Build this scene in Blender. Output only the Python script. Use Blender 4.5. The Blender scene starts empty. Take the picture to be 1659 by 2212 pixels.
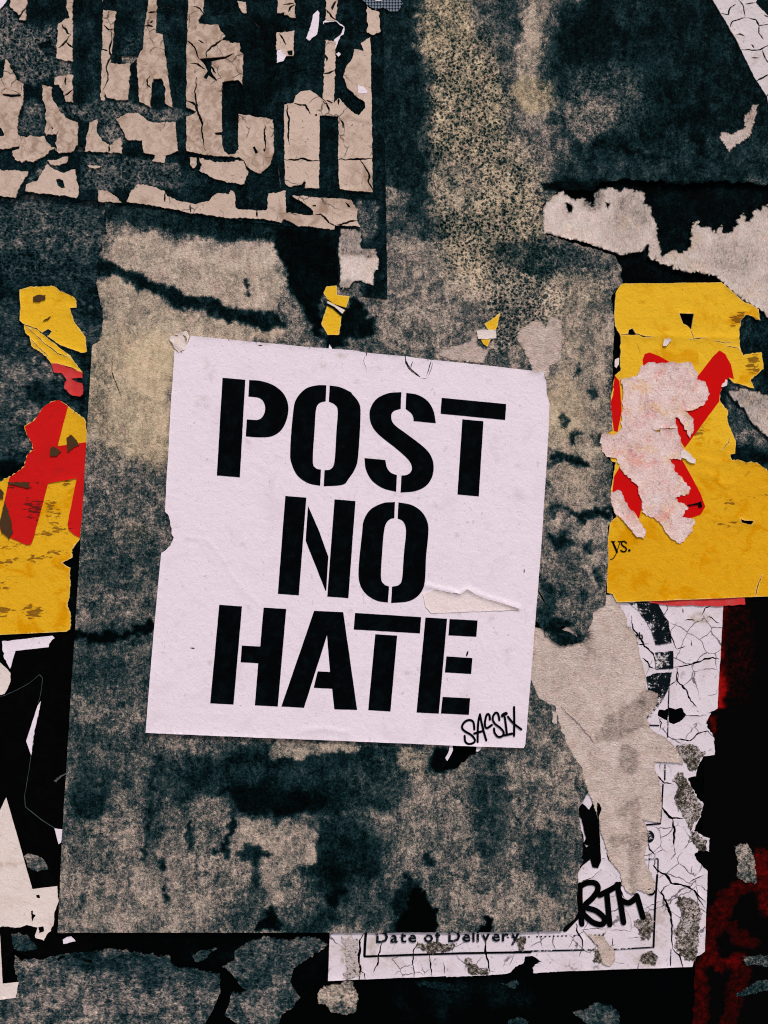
import bpy, math, random
import numpy as np
from mathutils import Vector, geometry, kdtree

# ------------------------------------------------------------------ camera, sky, sun, exposure
scene = bpy.context.scene
COL = scene.collection
S = 0.0004                      # metres for one unit of the wall plan (plan is 1659 x 2212)
CX, CY, CZ = 829.5, 1106.0, 1.5
LENS = 30.0
cam_d = bpy.data.cameras.new('camera')
cam = bpy.data.objects.new('camera', cam_d)
COL.objects.link(cam)
cam_d.sensor_fit = 'VERTICAL'
cam_d.sensor_height = 36.0
cam_d.lens = LENS
cam_d.clip_start = 0.02
cam_d.clip_end = 500.0
cam.location = (0.0, -(1106 * S) * LENS / 18.0, CZ)
cam.rotation_euler = (math.radians(90), 0, 0)
scene.camera = cam

SUN_EL, SUN_AZ = 60.0, 28.0     # azimuth measured to the right of the viewer's back
world = bpy.data.worlds.new('World')
scene.world = world
world.use_nodes = True
wn = world.node_tree.nodes
wl = world.node_tree.links
wn.clear()
wo = wn.new('ShaderNodeOutputWorld')
bg = wn.new('ShaderNodeBackground')
sky = wn.new('ShaderNodeTexSky')
sky.sky_type = 'NISHITA'
sky.sun_disc = False
sky.sun_elevation = math.radians(SUN_EL)
sky.sun_rotation = math.radians(180 - SUN_AZ)
sky.air_density = 1.0
sky.dust_density = 3.0
sky.ozone_density = 1.0
bg.inputs['Strength'].default_value = 0.11
wl.new(sky.outputs[0], bg.inputs['Color'])
wl.new(bg.outputs[0], wo.inputs['Surface'])

sun_d = bpy.data.lights.new('sun', 'SUN')
sun_d.energy = 3.2
sun_d.angle = math.radians(10)
sun_d.color = (1.0, 0.95, 0.88)
sun = bpy.data.objects.new('sun', sun_d)
COL.objects.link(sun)
_el, _az = math.radians(SUN_EL), math.radians(SUN_AZ)
sdir = Vector((math.sin(_az) * math.cos(_el), -math.cos(_az) * math.cos(_el), math.sin(_el)))
sun.rotation_euler = sdir.to_track_quat('Z', 'Y').to_euler()
sun.location = sdir * 5

scene.view_settings.view_transform = 'Standard'
scene.view_settings.look = 'None'
scene.view_settings.gamma = 1.0
scene.view_settings.use_curve_mapping = False
scene.view_settings.exposure = 0.14
scene.cycles.use_denoising = False
scene.cycles.filter_width = 1.1

# ------------------------------------------------------------------ plan coordinates
REG = {'A': (0, 0, 1000), 'B': (900, 0, 1000), 'C': (2024, 0, 1000), 'D': (0, 800, 1000), 'E': (0, 1700, 1000),
       'F': (0, 2500, 1000), 'G': (0, 3032, 1000), 'H': (2024, 900, 1000), 'I': (2024, 1700, 1000),
       'J': (2024, 2400, 1000), 'K': (2024, 3032, 1000), 'L': (1100, 3032, 1000), 'M': (1200, 800, 1000),
       'N': (600, 2800, 1000), 'O': (1600, 2500, 700), 'Q': (2500, 1500, 524), 'R': (900, 800, 600),
       '1': (560, 1250, 840), '2': (1350, 1250, 900), '3': (560, 2100, 840), '4': (1350, 2100, 900)}
K = 3024 / 1659.0


def Z(reg, pts):
    ox, oy, sz = REG[reg]
    f = sz / 1659.0
    return [((ox + p[0] * f) / K, (oy + p[1] * f) / K) + tuple(p[2:]) for p in pts]


# ------------------------------------------------------------------ noise and outlines
def _hash(ix, iy, seed):
    h = (ix.astype(np.int64) * 374761393 + iy.astype(np.int64) * 668265263 + seed * 974711) & 0xffffffff
    h = ((h ^ (h >> 13)) * 1274126177) & 0xffffffff
    return ((h ^ (h >> 16)) & 0xffff) / 65535.0


def vnoise(x, y, seed=0):
    ix, iy = np.floor(x), np.floor(y)
    fx, fy = x - ix, y - iy
    fx = fx * fx * (3 - 2 * fx)
    fy = fy * fy * (3 - 2 * fy)
    a, b = _hash(ix, iy, seed), _hash(ix + 1, iy, seed)
    c, d = _hash(ix, iy + 1, seed), _hash(ix + 1, iy + 1, seed)
    return (a * (1 - fx) + b * fx) * (1 - fy) + (c * (1 - fx) + d * fx) * fy


def fbm(x, y, seed=0, octv=4):
    v, a, t = 0.0, 0.5, 0.0
    for i in range(octv):
        v = v + a * vnoise(x * 2 ** i, y * 2 ** i, seed + i * 17)
        t += a
        a *= 0.5
    return v / t - 0.5


def rough(pts, amp=1.0, step=4.0, seed=0):
    """subdivide an outline and push it in and out like a torn or cut paper edge; a third value on a
    point sets the roughness of the side that starts there"""
    P = []
    n = len(pts)
    for i in range(n):
        a, b = pts[i], pts[(i + 1) % n]
        r = a[2] if len(a) > 2 else amp
        dx, dy = b[0] - a[0], b[1] - a[1]
        L = math.hypot(dx, dy)
        m = max(1, int(L / step))
        nx, ny = (-dy / L, dx / L) if L > 1e-6 else (0, 0)
        t = np.arange(m) / m
        x, y = a[0] + dx * t, a[1] + dy * t
        d = r * (2.2 * fbm(x / 15.0, y / 15.0, seed, 3) + (2.2 if r >= 1 else 1.0) * fbm(x / 4.0, y / 4.0, seed + 5, 2))
        if r < 0.8:
            d = d * np.minimum(1, np.minimum(t, 1 - t) * 6 + 0.2)
        ang = 1.3 * fbm(x / 9.0, y / 9.0, seed + 9, 2)
        ex, ey = nx * np.cos(ang) - ny * np.sin(ang), nx * np.sin(ang) + ny * np.cos(ang)
        P += list(zip((x + ex * d).tolist(), (y + ey * d).tolist()))
    return P


def smooth(pts, sub=6, closed=True):
    """spline through the points; a third value of 0 keeps that point a sharp corner"""
    n = len(pts)
    cor = [len(p) > 2 and p[2] == 0 for p in pts]
    out = []
    for i in range(n if closed else n - 1):
        p1, p2 = np.array(pts[i][:2]), np.array(pts[(i + 1) % n][:2])
        c1, c2 = cor[i], cor[(i + 1) % n]
        if c1 and c2:
            out.append(tuple(p1))
            continue
        p0 = np.array(pts[i - 1][:2]) if (closed or i > 0) else p1
        p3 = np.array(pts[(i + 2) % n][:2]) if (closed or i + 2 < n) else p2
        m1 = (p2 - p1) if c1 else (p2 - p0) / 2
        m2 = (p2 - p1) if c2 else (p3 - p1) / 2
        for k in range(sub):
            t = k / sub
            h = (2 * t ** 3 - 3 * t ** 2 + 1) * p1 + (t ** 3 - 2 * t ** 2 + t) * m1 + (-2 * t ** 3 + 3 * t ** 2) * p2 + (t ** 3 - t ** 2) * m2
            out.append(tuple(h))
    if not closed:
        out.append(tuple(pts[-1][:2]))
    return out


def ribbon(pts, w, taper=0.0, jit=0.0, seed=0, sub=5, spline=True):
    """closed outline of a pen stroke or a crack along a line"""
    P = np.array(smooth([p[:2] for p in pts], sub, False) if (spline and len(pts) > 2) else [p[:2] for p in pts], float)
    seg = np.hypot(*np.diff(P, axis=0).T)
    s = np.concatenate([[0], np.cumsum(seg)])
    m = max(3, int(s[-1] / 3.0))
    t = np.linspace(0, s[-1], m)
    x, y = np.interp(t, s, P[:, 0]), np.interp(t, s, P[:, 1])
    if jit:
        e = np.minimum(1, np.minimum(t, s[-1] - t) / 8 + 0.15)
        x = x + jit * e * (fbm(x / 9, y / 9, seed, 3) * 3)
        y = y + jit * e * (fbm(x / 9 + 50, y / 9, seed + 3, 3) * 3)
    dx, dy = np.gradient(x), np.gradient(y)
    L = np.hypot(dx, dy) + 1e-9
    nx, ny = -dy / L, dx / L
    u = t / s[-1]
    ww = w / 2 * (1 - taper * np.abs(2 * u - 1) ** 2)
    if jit:
        ww = ww * (1 + 1.1 * fbm(x / 6, y / 6, seed + 8, 2))
    l = list(zip(x + nx * ww, y + ny * ww))
    r = list(zip(x - nx * ww, y - ny * ww))
    cap = []
    if taper < 0.3:
        for k in range(1, 4):
            a = math.pi * k / 4
            cap.append((x[-1] + ww[-1] * (nx[-1] * math.cos(a) + dx[-1] / L[-1] * math.sin(a)), y[-1] + ww[-1] * (ny[-1] * math.cos(a) + dy[-1] / L[-1] * math.sin(a))))
    cap0 = []
    if taper < 0.3:
        for k in range(1, 4):
            a = math.pi * k / 4
            cap0.append((x[0] - ww[0] * (nx[0] * math.cos(a) + dx[0] / L[0] * math.sin(a)), y[0] - ww[0] * (ny[0] * math.cos(a) + dy[0] / L[0] * math.sin(a))))
    return l + cap + r[::-1] + cap0


def crack(pts, w=2.2, seed=1, jit=1.3):
    return ribbon(pts, w, taper=0.75, jit=jit, seed=seed, spline=False)


def inside(px, py, poly):
    """winding-number test, edges sorted into bands"""
    P = np.array(poly, float)
    Qn = np.roll(P, -1, axis=0)
    res = np.zeros(len(px), int)
    x0, x1 = P[:, 0].min(), P[:, 0].max()
    y0, y1 = P[:, 1].min(), P[:, 1].max()
    cand = np.nonzero((px >= x0) & (px <= x1) & (py >= y0) & (py <= y1))[0]
    if len(cand) == 0:
        return res.astype(bool)
    bs = max(6.0, (y1 - y0) / 220)
    bi = ((py[cand] - y0) / bs).astype(int)
    order = np.argsort(bi, kind='stable')
    cand, bi = cand[order], bi[order]
    lo, hi = np.minimum(P[:, 1], Qn[:, 1]), np.maximum(P[:, 1], Qn[:, 1])
    ub, st = np.unique(bi, return_index=True)
    en = np.append(st[1:], len(bi))
    for b, s_, e_ in zip(ub, st, en):
        m = (hi >= y0 + b * bs) & (lo <= y0 + (b + 1) * bs)
        if not m.any():
            continue
        ax, ay, bx, by = P[m, 0], P[m, 1], Qn[m, 0], Qn[m, 1]
        ids = cand[s_:e_]
        for c in range(0, len(ids), 4000):
            ii = ids[c:c + 4000]
            X, Y = px[ii][:, None], py[ii][:, None]
            side = (bx - ax) * (Y - ay) - (X - ax) * (by - ay)
            up = (ay <= Y) & (by > Y) & (side > 0)
            dn = (ay > Y) & (by <= Y) & (side < 0)
            res[ii] = up.sum(1) - dn.sum(1)
    return res != 0


# ------------------------------------------------------------------ painting wear into vertex fields
def seg_dist(x, y, pts):
    d = np.full(len(x), 1e9)
    for a, b in zip(pts[:-1], pts[1:]):
        dx, dy = b[0] - a[0], b[1] - a[1]
        t = np.clip(((x - a[0]) * dx + (y - a[1]) * dy) / (dx * dx + dy * dy + 1e-9), 0, 1)
        d = np.minimum(d, np.hypot(x - a[0] - t * dx, y - a[1] - t * dy))
    return d


def paint(x, y, base, ops, warp=14.0, seed=3):
    """fields tone / warm / grain laid down one stain after the other"""
    f = {k: np.full(len(x), v, float) for k, v in base.items()}
    wx = x + warp * (fbm(x / 38, y / 38, seed, 4) * 2) + 0.85 * warp * fbm(x / 13, y / 13, seed + 2, 3) * 2
    wy = y + warp * (fbm(x / 38 + 90, y / 38, seed + 7, 4) * 2) + 0.85 * warp * fbm(x / 13, y / 13 + 40, seed + 4, 3) * 2
    for op in ops:
        kind, shp, soft, val = op
        soft = soft * .52
        if kind == 'b':
            bx, by, rx, ry = shp[:4]
            a = math.radians(shp[4]) if len(shp) > 4 else 0
            dx, dy = wx - bx, wy - by
            u = dx * math.cos(a) + dy * math.sin(a)
            v = -dx * math.sin(a) + dy * math.cos(a)
            d = np.sqrt((u / rx) ** 2 + (v / ry) ** 2)
            w = 1 - np.clip((d - (1 - soft)) / (2 * soft), 0, 1)
        elif kind == 's':
            pts, r = shp
            d = seg_dist(wx, wy, pts) / r
            w = 1 - np.clip((d - (1 - soft)) / (2 * soft), 0, 1)
        else:
            ins = inside(wx, wy, shp)
            d = seg_dist(wx, wy, list(shp) + [shp[0]])
            sd = np.where(ins, d, -d)
            w = np.clip(sd / (2.0 * soft) + 0.5, 0, 1)
        w = w * w * (3 - 2 * w)
        for k, v in val.items():
            f[k] = f[k] * (1 - w) + v * w
    return f


# ------------------------------------------------------------------ sheets of paper
def to_world(x, y, h):
    return np.stack([(x - CX) * S, -h * 0.001, (CY - y) * S + CZ], 1)


class Flat:
    """height of a sheet above the bare wall, in millimetres"""

    def __init__(self, z, amp=0.0, wl=120.0, seed=0, extra=None):
        self.z, self.amp, self.wl, self.seed, self.extra = z, amp, wl, seed, extra

    def __call__(self, x, y):
        h = np.full(len(x), float(self.z))
        if self.amp:
            h = h + self.amp * 2 * fbm(x / self.wl, y / self.wl, self.seed, 3)
        if self.extra:
            h = h + self.extra(x, y)
        return h


def lifted(f, dz):
    return lambda x, y: f(x, y) + dz


def sheet(name, outs, mat, hf, thick=0.6, step=10.0, holes=(), parent=None, fields=None, curl=0.0, curl_w=10.0, edge=False, seed=0):
    """one piece of paper or ink: outline(s) minus holes, gridded, following the height hf, with real edges"""
    if outs and not isinstance(outs[0], list):
        outs = [outs]
    outs = [[(p[0], p[1]) for p in o] for o in outs]
    holes = [[(p[0], p[1]) for p in h] for h in holes]
    vs, es = [], []
    for o in outs + holes:
        b = len(vs)
        vs += o
        es += [(b + i, b + (i + 1) % len(o)) for i in range(len(o))]
    allp = np.array([p for o in outs for p in o])
    x0, y0 = allp.min(0)
    x1, y1 = allp.max(0)
    if step < max(x1 - x0, y1 - y0):
        gx, gy = np.meshgrid(np.arange(x0 + step / 2, x1, step), np.arange(y0 + step / 2, y1, step * 0.9))
        gx = gx.copy()
        gx[1::2] += step / 2
        rs = np.random.RandomState(seed + 11)
        px = gx.ravel() + (rs.rand(gx.size) - .5) * step * .3
        py = gy.ravel() + (rs.rand(gx.size) - .5) * step * .3
        k = np.zeros(len(px), bool)
        for o in outs:
            k |= inside(px, py, o)
        vs = vs + list(zip(px[k].tolist(), py[k].tolist()))
    cx, cy = (x0 + x1) / 2, (y0 + y1) / 2
    r = geometry.delaunay_2d_cdt([Vector((p[0] - cx, cy - p[1])) for p in vs], es, [], 0, 1e-4, False)
    V = np.array([(v[0], v[1]) for v in r[0]])
    T = np.array([t for t in r[2] if len(t) == 3], int)
    X, Y = V[:, 0] + cx, cy - V[:, 1]
    tx, ty = X[T].mean(1), Y[T].mean(1)
    keep = np.zeros(len(T), bool)
    for o in outs:
        keep |= inside(tx, ty, o)
    for h in holes:
        keep &= ~inside(tx, ty, h)
    a = V[T]
    area = (a[:, 1, 0] - a[:, 0, 0]) * (a[:, 2, 1] - a[:, 0, 1]) - (a[:, 2, 0] - a[:, 0, 0]) * (a[:, 1, 1] - a[:, 0, 1])
    keep &= np.abs(area) > 1e-6
    T = T[keep]
    area = area[keep]
    T[area < 0] = T[area < 0][:, ::-1]
    used = np.unique(T)
    rem = -np.ones(len(V), int)
    rem[used] = np.arange(len(used))
    T = rem[T]
    X, Y = X[used], Y[used]
    n = len(X)
    H = hf(X, Y)
    ed = np.concatenate([T[:, [0, 1]], T[:, [1, 2]], T[:, [2, 0]]])
    key = np.sort(ed, 1)
    kk = key[:, 0].astype(np.int64) * n + key[:, 1]
    u, ix, ct = np.unique(kk, return_index=True, return_counts=True)
    be = ed[ix[ct == 1]]
    isb = np.zeros(n, bool)
    isb[be.ravel()] = True
    if curl:
        kd = kdtree.KDTree(int(isb.sum()))
        bid = np.nonzero(isb)[0]
        for i, b in enumerate(bid):
            kd.insert((X[b], Y[b], 0), i)
        kd.balance()
        dist = np.array([kd.find((X[i], Y[i], 0))[2] for i in range(n)])
        mod = np.clip(0.5 + 2.2 * fbm(X / 45, Y / 45, seed + 21, 2), 0, 1.4)
        H = H + curl * mod * np.exp(-dist / curl_w)
    ox, oy = cx, y1
    base = to_world(np.array([ox]), np.array([oy]), np.array([0.0]))[0]
    top = to_world(X, Y, H) - base
    m = len(be)
    sa = to_world(X[be[:, 0]], Y[be[:, 0]], H[be[:, 0]]) - base
    sb = to_world(X[be[:, 1]], Y[be[:, 1]], H[be[:, 1]]) - base
    dn = np.array([0, thick * 0.001, 0])
    co = np.concatenate([top, sa, sb, sb + dn, sa + dn])
    faces = T.tolist() + [(n + i, n + 3 * m + i, n + 2 * m + i, n + m + i) for i in range(m)]
    me = bpy.data.meshes.new(name)
    me.from_pydata(co.tolist(), [], faces)
    sm = np.zeros(len(faces), bool)
    sm[:len(T)] = True
    me.polygons.foreach_set('use_smooth', sm)
    ids = np.concatenate([np.arange(n), be[:, 0], be[:, 1], be[:, 1], be[:, 0]])
    if fields:
        fl = fields(X, Y)
        for k, v in fl.items():
            at = me.attributes.new(k, 'FLOAT', 'POINT')
            at.data.foreach_set('value', v[ids].astype(np.float32))
    if True:
        at = me.attributes.new('edge', 'FLOAT', 'POINT')
        at.data.foreach_set('value', np.concatenate([isb.astype(np.float32), np.ones(4 * m, np.float32)]))
    me.materials.append(mat)
    ob = bpy.data.objects.new(name, me)
    COL.objects.link(ob)
    ob.location = base
    if parent is not None:
        ob.parent = parent
        ob.location = Vector(base) - world_loc(parent)
    me.update()
    return ob


def world_loc(o):
    l = Vector(o.location)
    while o.parent is not None:
        o = o.parent
        l += Vector(o.location)
    return l


def thing(name, x, y):
    o = bpy.data.objects.new(name, None)
    COL.objects.link(o)
    o.location = to_world(np.array([x]), np.array([y]), np.array([0.0]))[0]
    o.empty_display_size = 0.01
    return o


def tag(o, label, cat, group=None):
    o['label'] = label
    o['category'] = cat
    if group:
        o['group'] = group
    return o


# ------------------------------------------------------------------ materials
class NT:
    def __init__(self, name):
        self.m = bpy.data.materials.new(name)
        self.m.use_nodes = True
        self.t = self.m.node_tree
        self.t.nodes.clear()
        self.out = self.n('ShaderNodeOutputMaterial')
        self.b = self.n('ShaderNodeBsdfPrincipled')
        self.b.inputs['Roughness'].default_value = 0.9
        self.b.inputs['Specular IOR Level'].default_value = 0.02
        self.l(self.b.outputs[0], self.out.inputs['Surface'])
        tc = self.n('ShaderNodeTexCoord')
        mp = self.n('ShaderNodeMapping')
        mp.inputs['Scale'].default_value = (1 / S, 1 / S, 1 / S)
        self.l(tc.outputs['Object'], mp.inputs['Vector'])
        self.co = mp.outputs[0]

    def n(self, t):
        return self.t.nodes.new(t)

    def l(self, a, b):
        self.t.links.new(a, b)

    def val(self, a, sock):
        if isinstance(a, (int, float)):
            sock.default_value = a
        elif isinstance(a, (tuple, list)):
            sock.default_value = tuple(a) + ((1,) if len(a) == 3 else ())
        else:
            self.l(a, sock)

    def noise(self, scale, detail=4, rough=.55, dist=0.0, co=None, off=0.0, stretch=None):
        x = self.n('ShaderNodeTexNoise')
        x.inputs['Scale'].default_value = scale
        x.inputs['Detail'].default_value = detail
        x.inputs['Roughness'].default_value = rough
        x.inputs['Distortion'].default_value = dist
        mp = self.n('ShaderNodeMapping')
        mp.inputs['Location'].default_value = (off, off * 1.7, off * .3)
        if stretch:
            mp.inputs['Scale'].default_value = stretch
        self.l(co or self.co, mp.inputs['Vector'])
        self.l(mp.outputs[0], x.inputs['Vector'])
        return x.outputs['Fac']

    def voro(self, scale, feature='F1', co=None):
        x = self.n('ShaderNodeTexVoronoi')
        x.feature = feature
        x.inputs['Scale'].default_value = scale
        self.l(co or self.co, x.inputs['Vector'])
        return x.outputs['Distance']

    def math(self, op, a, b=0.0, c=0.0, clamp=False):
        x = self.n('ShaderNodeMath')
        x.operation = op
        x.use_clamp = clamp
        self.val(a, x.inputs[0])
        self.val(b, x.inputs[1])
        self.val(c, x.inputs[2])
        return x.outputs[0]

    def ramp(self, f, stops):
        x = self.n('ShaderNodeValToRGB')
        e = x.color_ramp.elements
        while len(e) > 1:
            e.remove(e[-1])
        e[0].position, e[0].color = stops[0][0], tuple(stops[0][1]) + (1,)
        for p, c in stops[1:]:
            q = e.new(p)
            q.color = tuple(c) + (1,)
        self.l(f, x.inputs[0])
        return x.outputs[0]

    def step(self, f, lo, hi):
        x = self.n('ShaderNodeMapRange')
        x.inputs['From Min'].default_value = lo
        x.inputs['From Max'].default_value = hi
        x.interpolation_type = 'SMOOTHSTEP'
        self.l(f, x.inputs['Value'])
        return x.outputs[0]

    def mix(self, f, a, b, blend='MIX'):
        x = self.n('ShaderNodeMix')
        x.data_type = 'RGBA'
        x.blend_type = blend
        self.val(f, x.inputs[0])
        self.val(a, x.inputs[6])
        self.val(b, x.inputs[7])
        return x.outputs[2]

    def attr(self, name):
        x = self.n('ShaderNodeAttribute')
        x.attribute_name = name
        return x.outputs['Fac']

    def bump(self, h, strength=.5, dist=.0004):
        x = self.n('ShaderNodeBump')
        x.inputs['Strength'].default_value = strength
        x.inputs['Distance'].default_value = dist
        self.l(h, x.inputs['Height'])
        self.l(x.outputs[0], self.b.inputs['Normal'])

    def fray(self, n, amt):
        """loose fibres: the outermost rim of the sheet is eaten away in small irregular bites"""
        e = self.attr('edge')
        f = self.noise(.22, 4, .7, .8, off=400)
        a = self.math('ADD', self.math('MULTIPLY', self.math('SUBTRACT', 1.0, e), 1.0 / amt), self.math('MULTIPLY', self.math('SUBTRACT', f, .5), 2.2))
        self.l(self.step(a, .02, .12), self.b.inputs['Alpha'])

    def done(self, col):
        self.val(col, self.b.inputs['Base Color'])
        return self.m


MOT = [(0.0, (.0002, .0005, .0006)), (.12, (.0007, .0033, .0040)), (.22, (.0024, .0110, .0136)), (.34, (.0110, .0330, .0385)), (.45, (.052, .067, .069)), (.55, (.155, .142, .131)), (.64, (.300, .245, .210)), (.76, (.490, .390, .325)), (.95, (.72, .59, .51))]


def mat_mottle(name, stops=MOT, a1=1.02, a2=.34, s1=.22, stretch=None, bump=.8, tint=(1, .975, .76), fray=0.0):
    """the fuzzy, half-dissolved paper that stays when the printed ply has been peeled off"""
    k = NT(name)
    tone, warm, grain = k.attr('tone'), k.attr('warm'), k.attr('grain')
    n1 = k.noise(s1, 6, .66, 1.1, stretch=stretch)
    n2 = k.noise(.035, 4, .6, .4, off=40)
    n3 = k.noise(.085, 4, .65, .6, off=90, stretch=(1, 1, .45))
    wn_ = k.noise(.105, 3, .55, 1.4, off=150, stretch=stretch)
    worm = k.math('SUBTRACT', 1.0, k.step(k.math('ABSOLUTE', k.math('SUBTRACT', wn_, .5)), 0.0, .085))
    n4 = k.noise(.055, 5, .65, .5, off=500, stretch=(1, 1, .16))
    flk = k.step(k.noise(.26, 3, .6, 1.5, off=610, stretch=(1, 1, 1)), .66, .74)
    v = k.math('MULTIPLY', k.math('SUBTRACT', n1, .5), a1)
    v = k.math('ADD', v, k.math('MULTIPLY', k.math('SUBTRACT', n2, .5), a2))
    v = k.math('ADD', v, k.math('MULTIPLY', k.math('SUBTRACT', n3, .5), .34))
    v = k.math('ADD', v, k.math('MULTIPLY', k.math('SUBTRACT', n4, .5), .24))
    v = k.math('ADD', v, k.math('MULTIPLY', k.math('SUBTRACT', worm, .33), .06))
    v = k.math('ADD', v, k.math('MULTIPLY', flk, .12))
    scr = k.step(k.noise(.30, 3, .6, .3, off=700, stretch=(1, 1, .09)), .64, .70)
    v = k.math('SUBTRACT', v, k.math('MULTIPLY', scr, .10))
    chip = k.math('SUBTRACT', k.step(k.noise(.075, 8, .75, .6, off=880), .50, .53), .5)
    v = k.math('ADD', v, k.math('MULTIPLY', chip, .065))
    # crazed net of light ridges round dark pits where the field grain asks for it
    wob = k.n('ShaderNodeVectorMath')
    wob.operation = 'MULTIPLY_ADD'
    nc = k.n('ShaderNodeTexNoise')
    nc.inputs['Scale'].default_value = .09
    nc.inputs['Detail'].default_value = 3
    k.l(k.co, nc.inputs['Vector'])
    k.l(nc.outputs['Color'], wob.inputs[0])
    wob.inputs[1].default_value = (14, 14, 14)
    k.l(k.co, wob.inputs[2])
    vo = k.voro(.155, co=wob.outputs[0])
    net = k.math('SUBTRACT', k.step(vo, .10, .70), .50)
    ply = k.math('SUBTRACT', k.step(k.noise(.022, 9, .72, .5, off=260), .50, .525), .5)
    v = k.math('ADD', v, k.math('MULTIPLY', ply, .11))
    amp_ = k.math('MINIMUM', k.math('MULTIPLY_ADD', k.math('MAXIMUM', tone, 0.0), 1.7, .34), 1.15)
    amp_ = k.math('SUBTRACT', amp_, k.math('MULTIPLY', k.math('MAXIMUM', k.math('SUBTRACT', tone, .55), 0.0), 2.4))
    v = k.math('MULTIPLY', v, amp_)
    v = k.math('ADD', v, k.math('MULTIPLY', k.math('MULTIPLY', net, grain), .44))
    v = k.math('ADD', v, tone)
    c = k.ramp(v, stops)
    hue = k.noise(.05, 2, .5, .3, off=210)
    c = k.mix(k.step(hue, .35, .7), c, k.mix(1.0, c, (1.03, .965, .985), 'MULTIPLY'))
    c = k.mix(k.math('MULTIPLY', warm, 1.0, clamp=True), c, k.mix(1.0, c, tint, 'MULTIPLY'))
    k.bump(v, bump, .0013)
    if fray:
        k.fray(n1, fray)
    return k.done(c)


def mat_paper(name, col, stain=(.42, .30, .20), stain_amt=.35, fleck=.5, fleck_col=(.12, .09, .07), fibre=.10, bump=.25, edge_col=None, rgh=.75, spec=.1, craze=0.0, blotch=True):
    """printed or blank paper with soft stains, dirty flecks and a fibrous surface"""
    k = NT(name)
    k.b.inputs['Roughness'].default_value = rgh
    k.b.inputs['Specular IOR Level'].default_value = spec
    big = k.noise(.018, 5, .6, .8, off=12)
    med = k.noise(.06, 5, .62, .6, off=55)
    fin = k.noise(.30, 4, .6, .3, off=31)
    dirt_shade = k.attr('dirt_shade')
    s = k.math('MULTIPLY', k.step(big, .50, .72), stain_amt)
    s = k.math('ADD', s, k.math('MULTIPLY', dirt_shade, k.math('MULTIPLY_ADD', k.step(med, .40, .62) if blotch else med, 1.5 if blotch else .9, .25 if blotch else .5)), clamp=True)
    c = k.mix(s, col, stain)
    fl = k.math('MULTIPLY', k.step(k.noise(.16, 3, .5, .2, off=77), .66, .72), fleck)
    fl = k.math('ADD', fl, k.math('MULTIPLY', k.step(k.noise(.05, 2, .5, .9, off=18, stretch=(1, 1, .5)), .72, .76), fleck * .7))
    c = k.mix(fl, c, fleck_col)
    scf = k.attr('scuff')
    sn = k.noise(.11, 4, .6, .5, off=820, stretch=(.45, 1, 1.7))
    sc_ = k.math('MULTIPLY', k.step(k.math('MULTIPLY_ADD', scf, .22, sn), .64, .70), k.math('MULTIPLY', scf, 2.5, clamp=True))
    c = k.mix(k.math('MULTIPLY', sc_, .85), c, fleck_col)
    if craze:
        wv = k.n('ShaderNodeVectorMath')
        wv.operation = 'MULTIPLY_ADD'
        nc = k.n('ShaderNodeTexNoise')
        nc.inputs['Scale'].default_value = .035
        nc.inputs['Detail'].default_value = 5
        k.l(k.co, nc.inputs['Vector'])
        k.l(nc.outputs['Color'], wv.inputs[0])
        wv.inputs[1].default_value = (20, 20, 20)
        k.l(k.co, wv.inputs[2])
        ve = k.voro(.021, 'DISTANCE_TO_EDGE', co=wv.outputs[0])
        cr_ = k.math('SUBTRACT', 1.0, k.step(ve, .010, .026))
        cr_ = k.math('MULTIPLY', cr_, k.step(k.noise(.010, 3, .6, .4, off=333), .47 , .56))
        c = k.mix(k.math('MULTIPLY', cr_, craze), c, (.02, .018, .017))
    f = k.math('ADD', 1 - fibre, k.math('MULTIPLY', fin, fibre * 2))
    cc = k.n('ShaderNodeCombineColor')
    for i in range(3):
        k.l(f, cc.inputs[i])
    c = k.mix(1.0, c, cc.outputs[0], 'MULTIPLY')
    if edge_col is not None:
        e = k.math('MULTIPLY', k.step(k.math('ADD', k.attr('edge'), k.math('MULTIPLY', k.math('SUBTRACT', med, .5), .9)), .62, .8), .8)
        c = k.mix(e, c, edge_col)
    k.bump(k.math('ADD', k.math('MULTIPLY', fin, .5), k.math('MULTIPLY', med, 1.6)), bump, .0006)
    return k.done(c)


def mat_ink(name, col, wear_col=(.03, .045, .05), wear=.35, rgh=.6, rub=None):
    """printing ink: nearly even, a little scuffed; rub = bare paper colour showing through"""
    k = NT(name)
    k.b.inputs['Roughness'].default_value = rgh
    k.b.inputs['Specular IOR Level'].default_value = .015
    med = k.noise(.035, 5, .65, .8, off=22)
    fin = k.noise(.28, 4, .6, .2, off=3)
    c = k.mix(k.math('MULTIPLY', k.step(med, .42, .75), wear), col, wear_col)
    if rub is not None:
        r = k.math('ADD', k.math('MULTIPLY', med, .8), k.math('MULTIPLY', fin, .35))
        c = k.mix(k.step(r, .60, .68), c, rub)
    sp = k.math('MULTIPLY', k.step(k.noise(.14, 2, .5, .4, off=71), .70, .76), .55)
    c = k.mix(sp, c, wear_col if rub is None else rub)
    k.bump(k.math('ADD', k.math('MULTIPLY', fin, .4), med), .25, .0005)
    return k.done(c)


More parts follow.
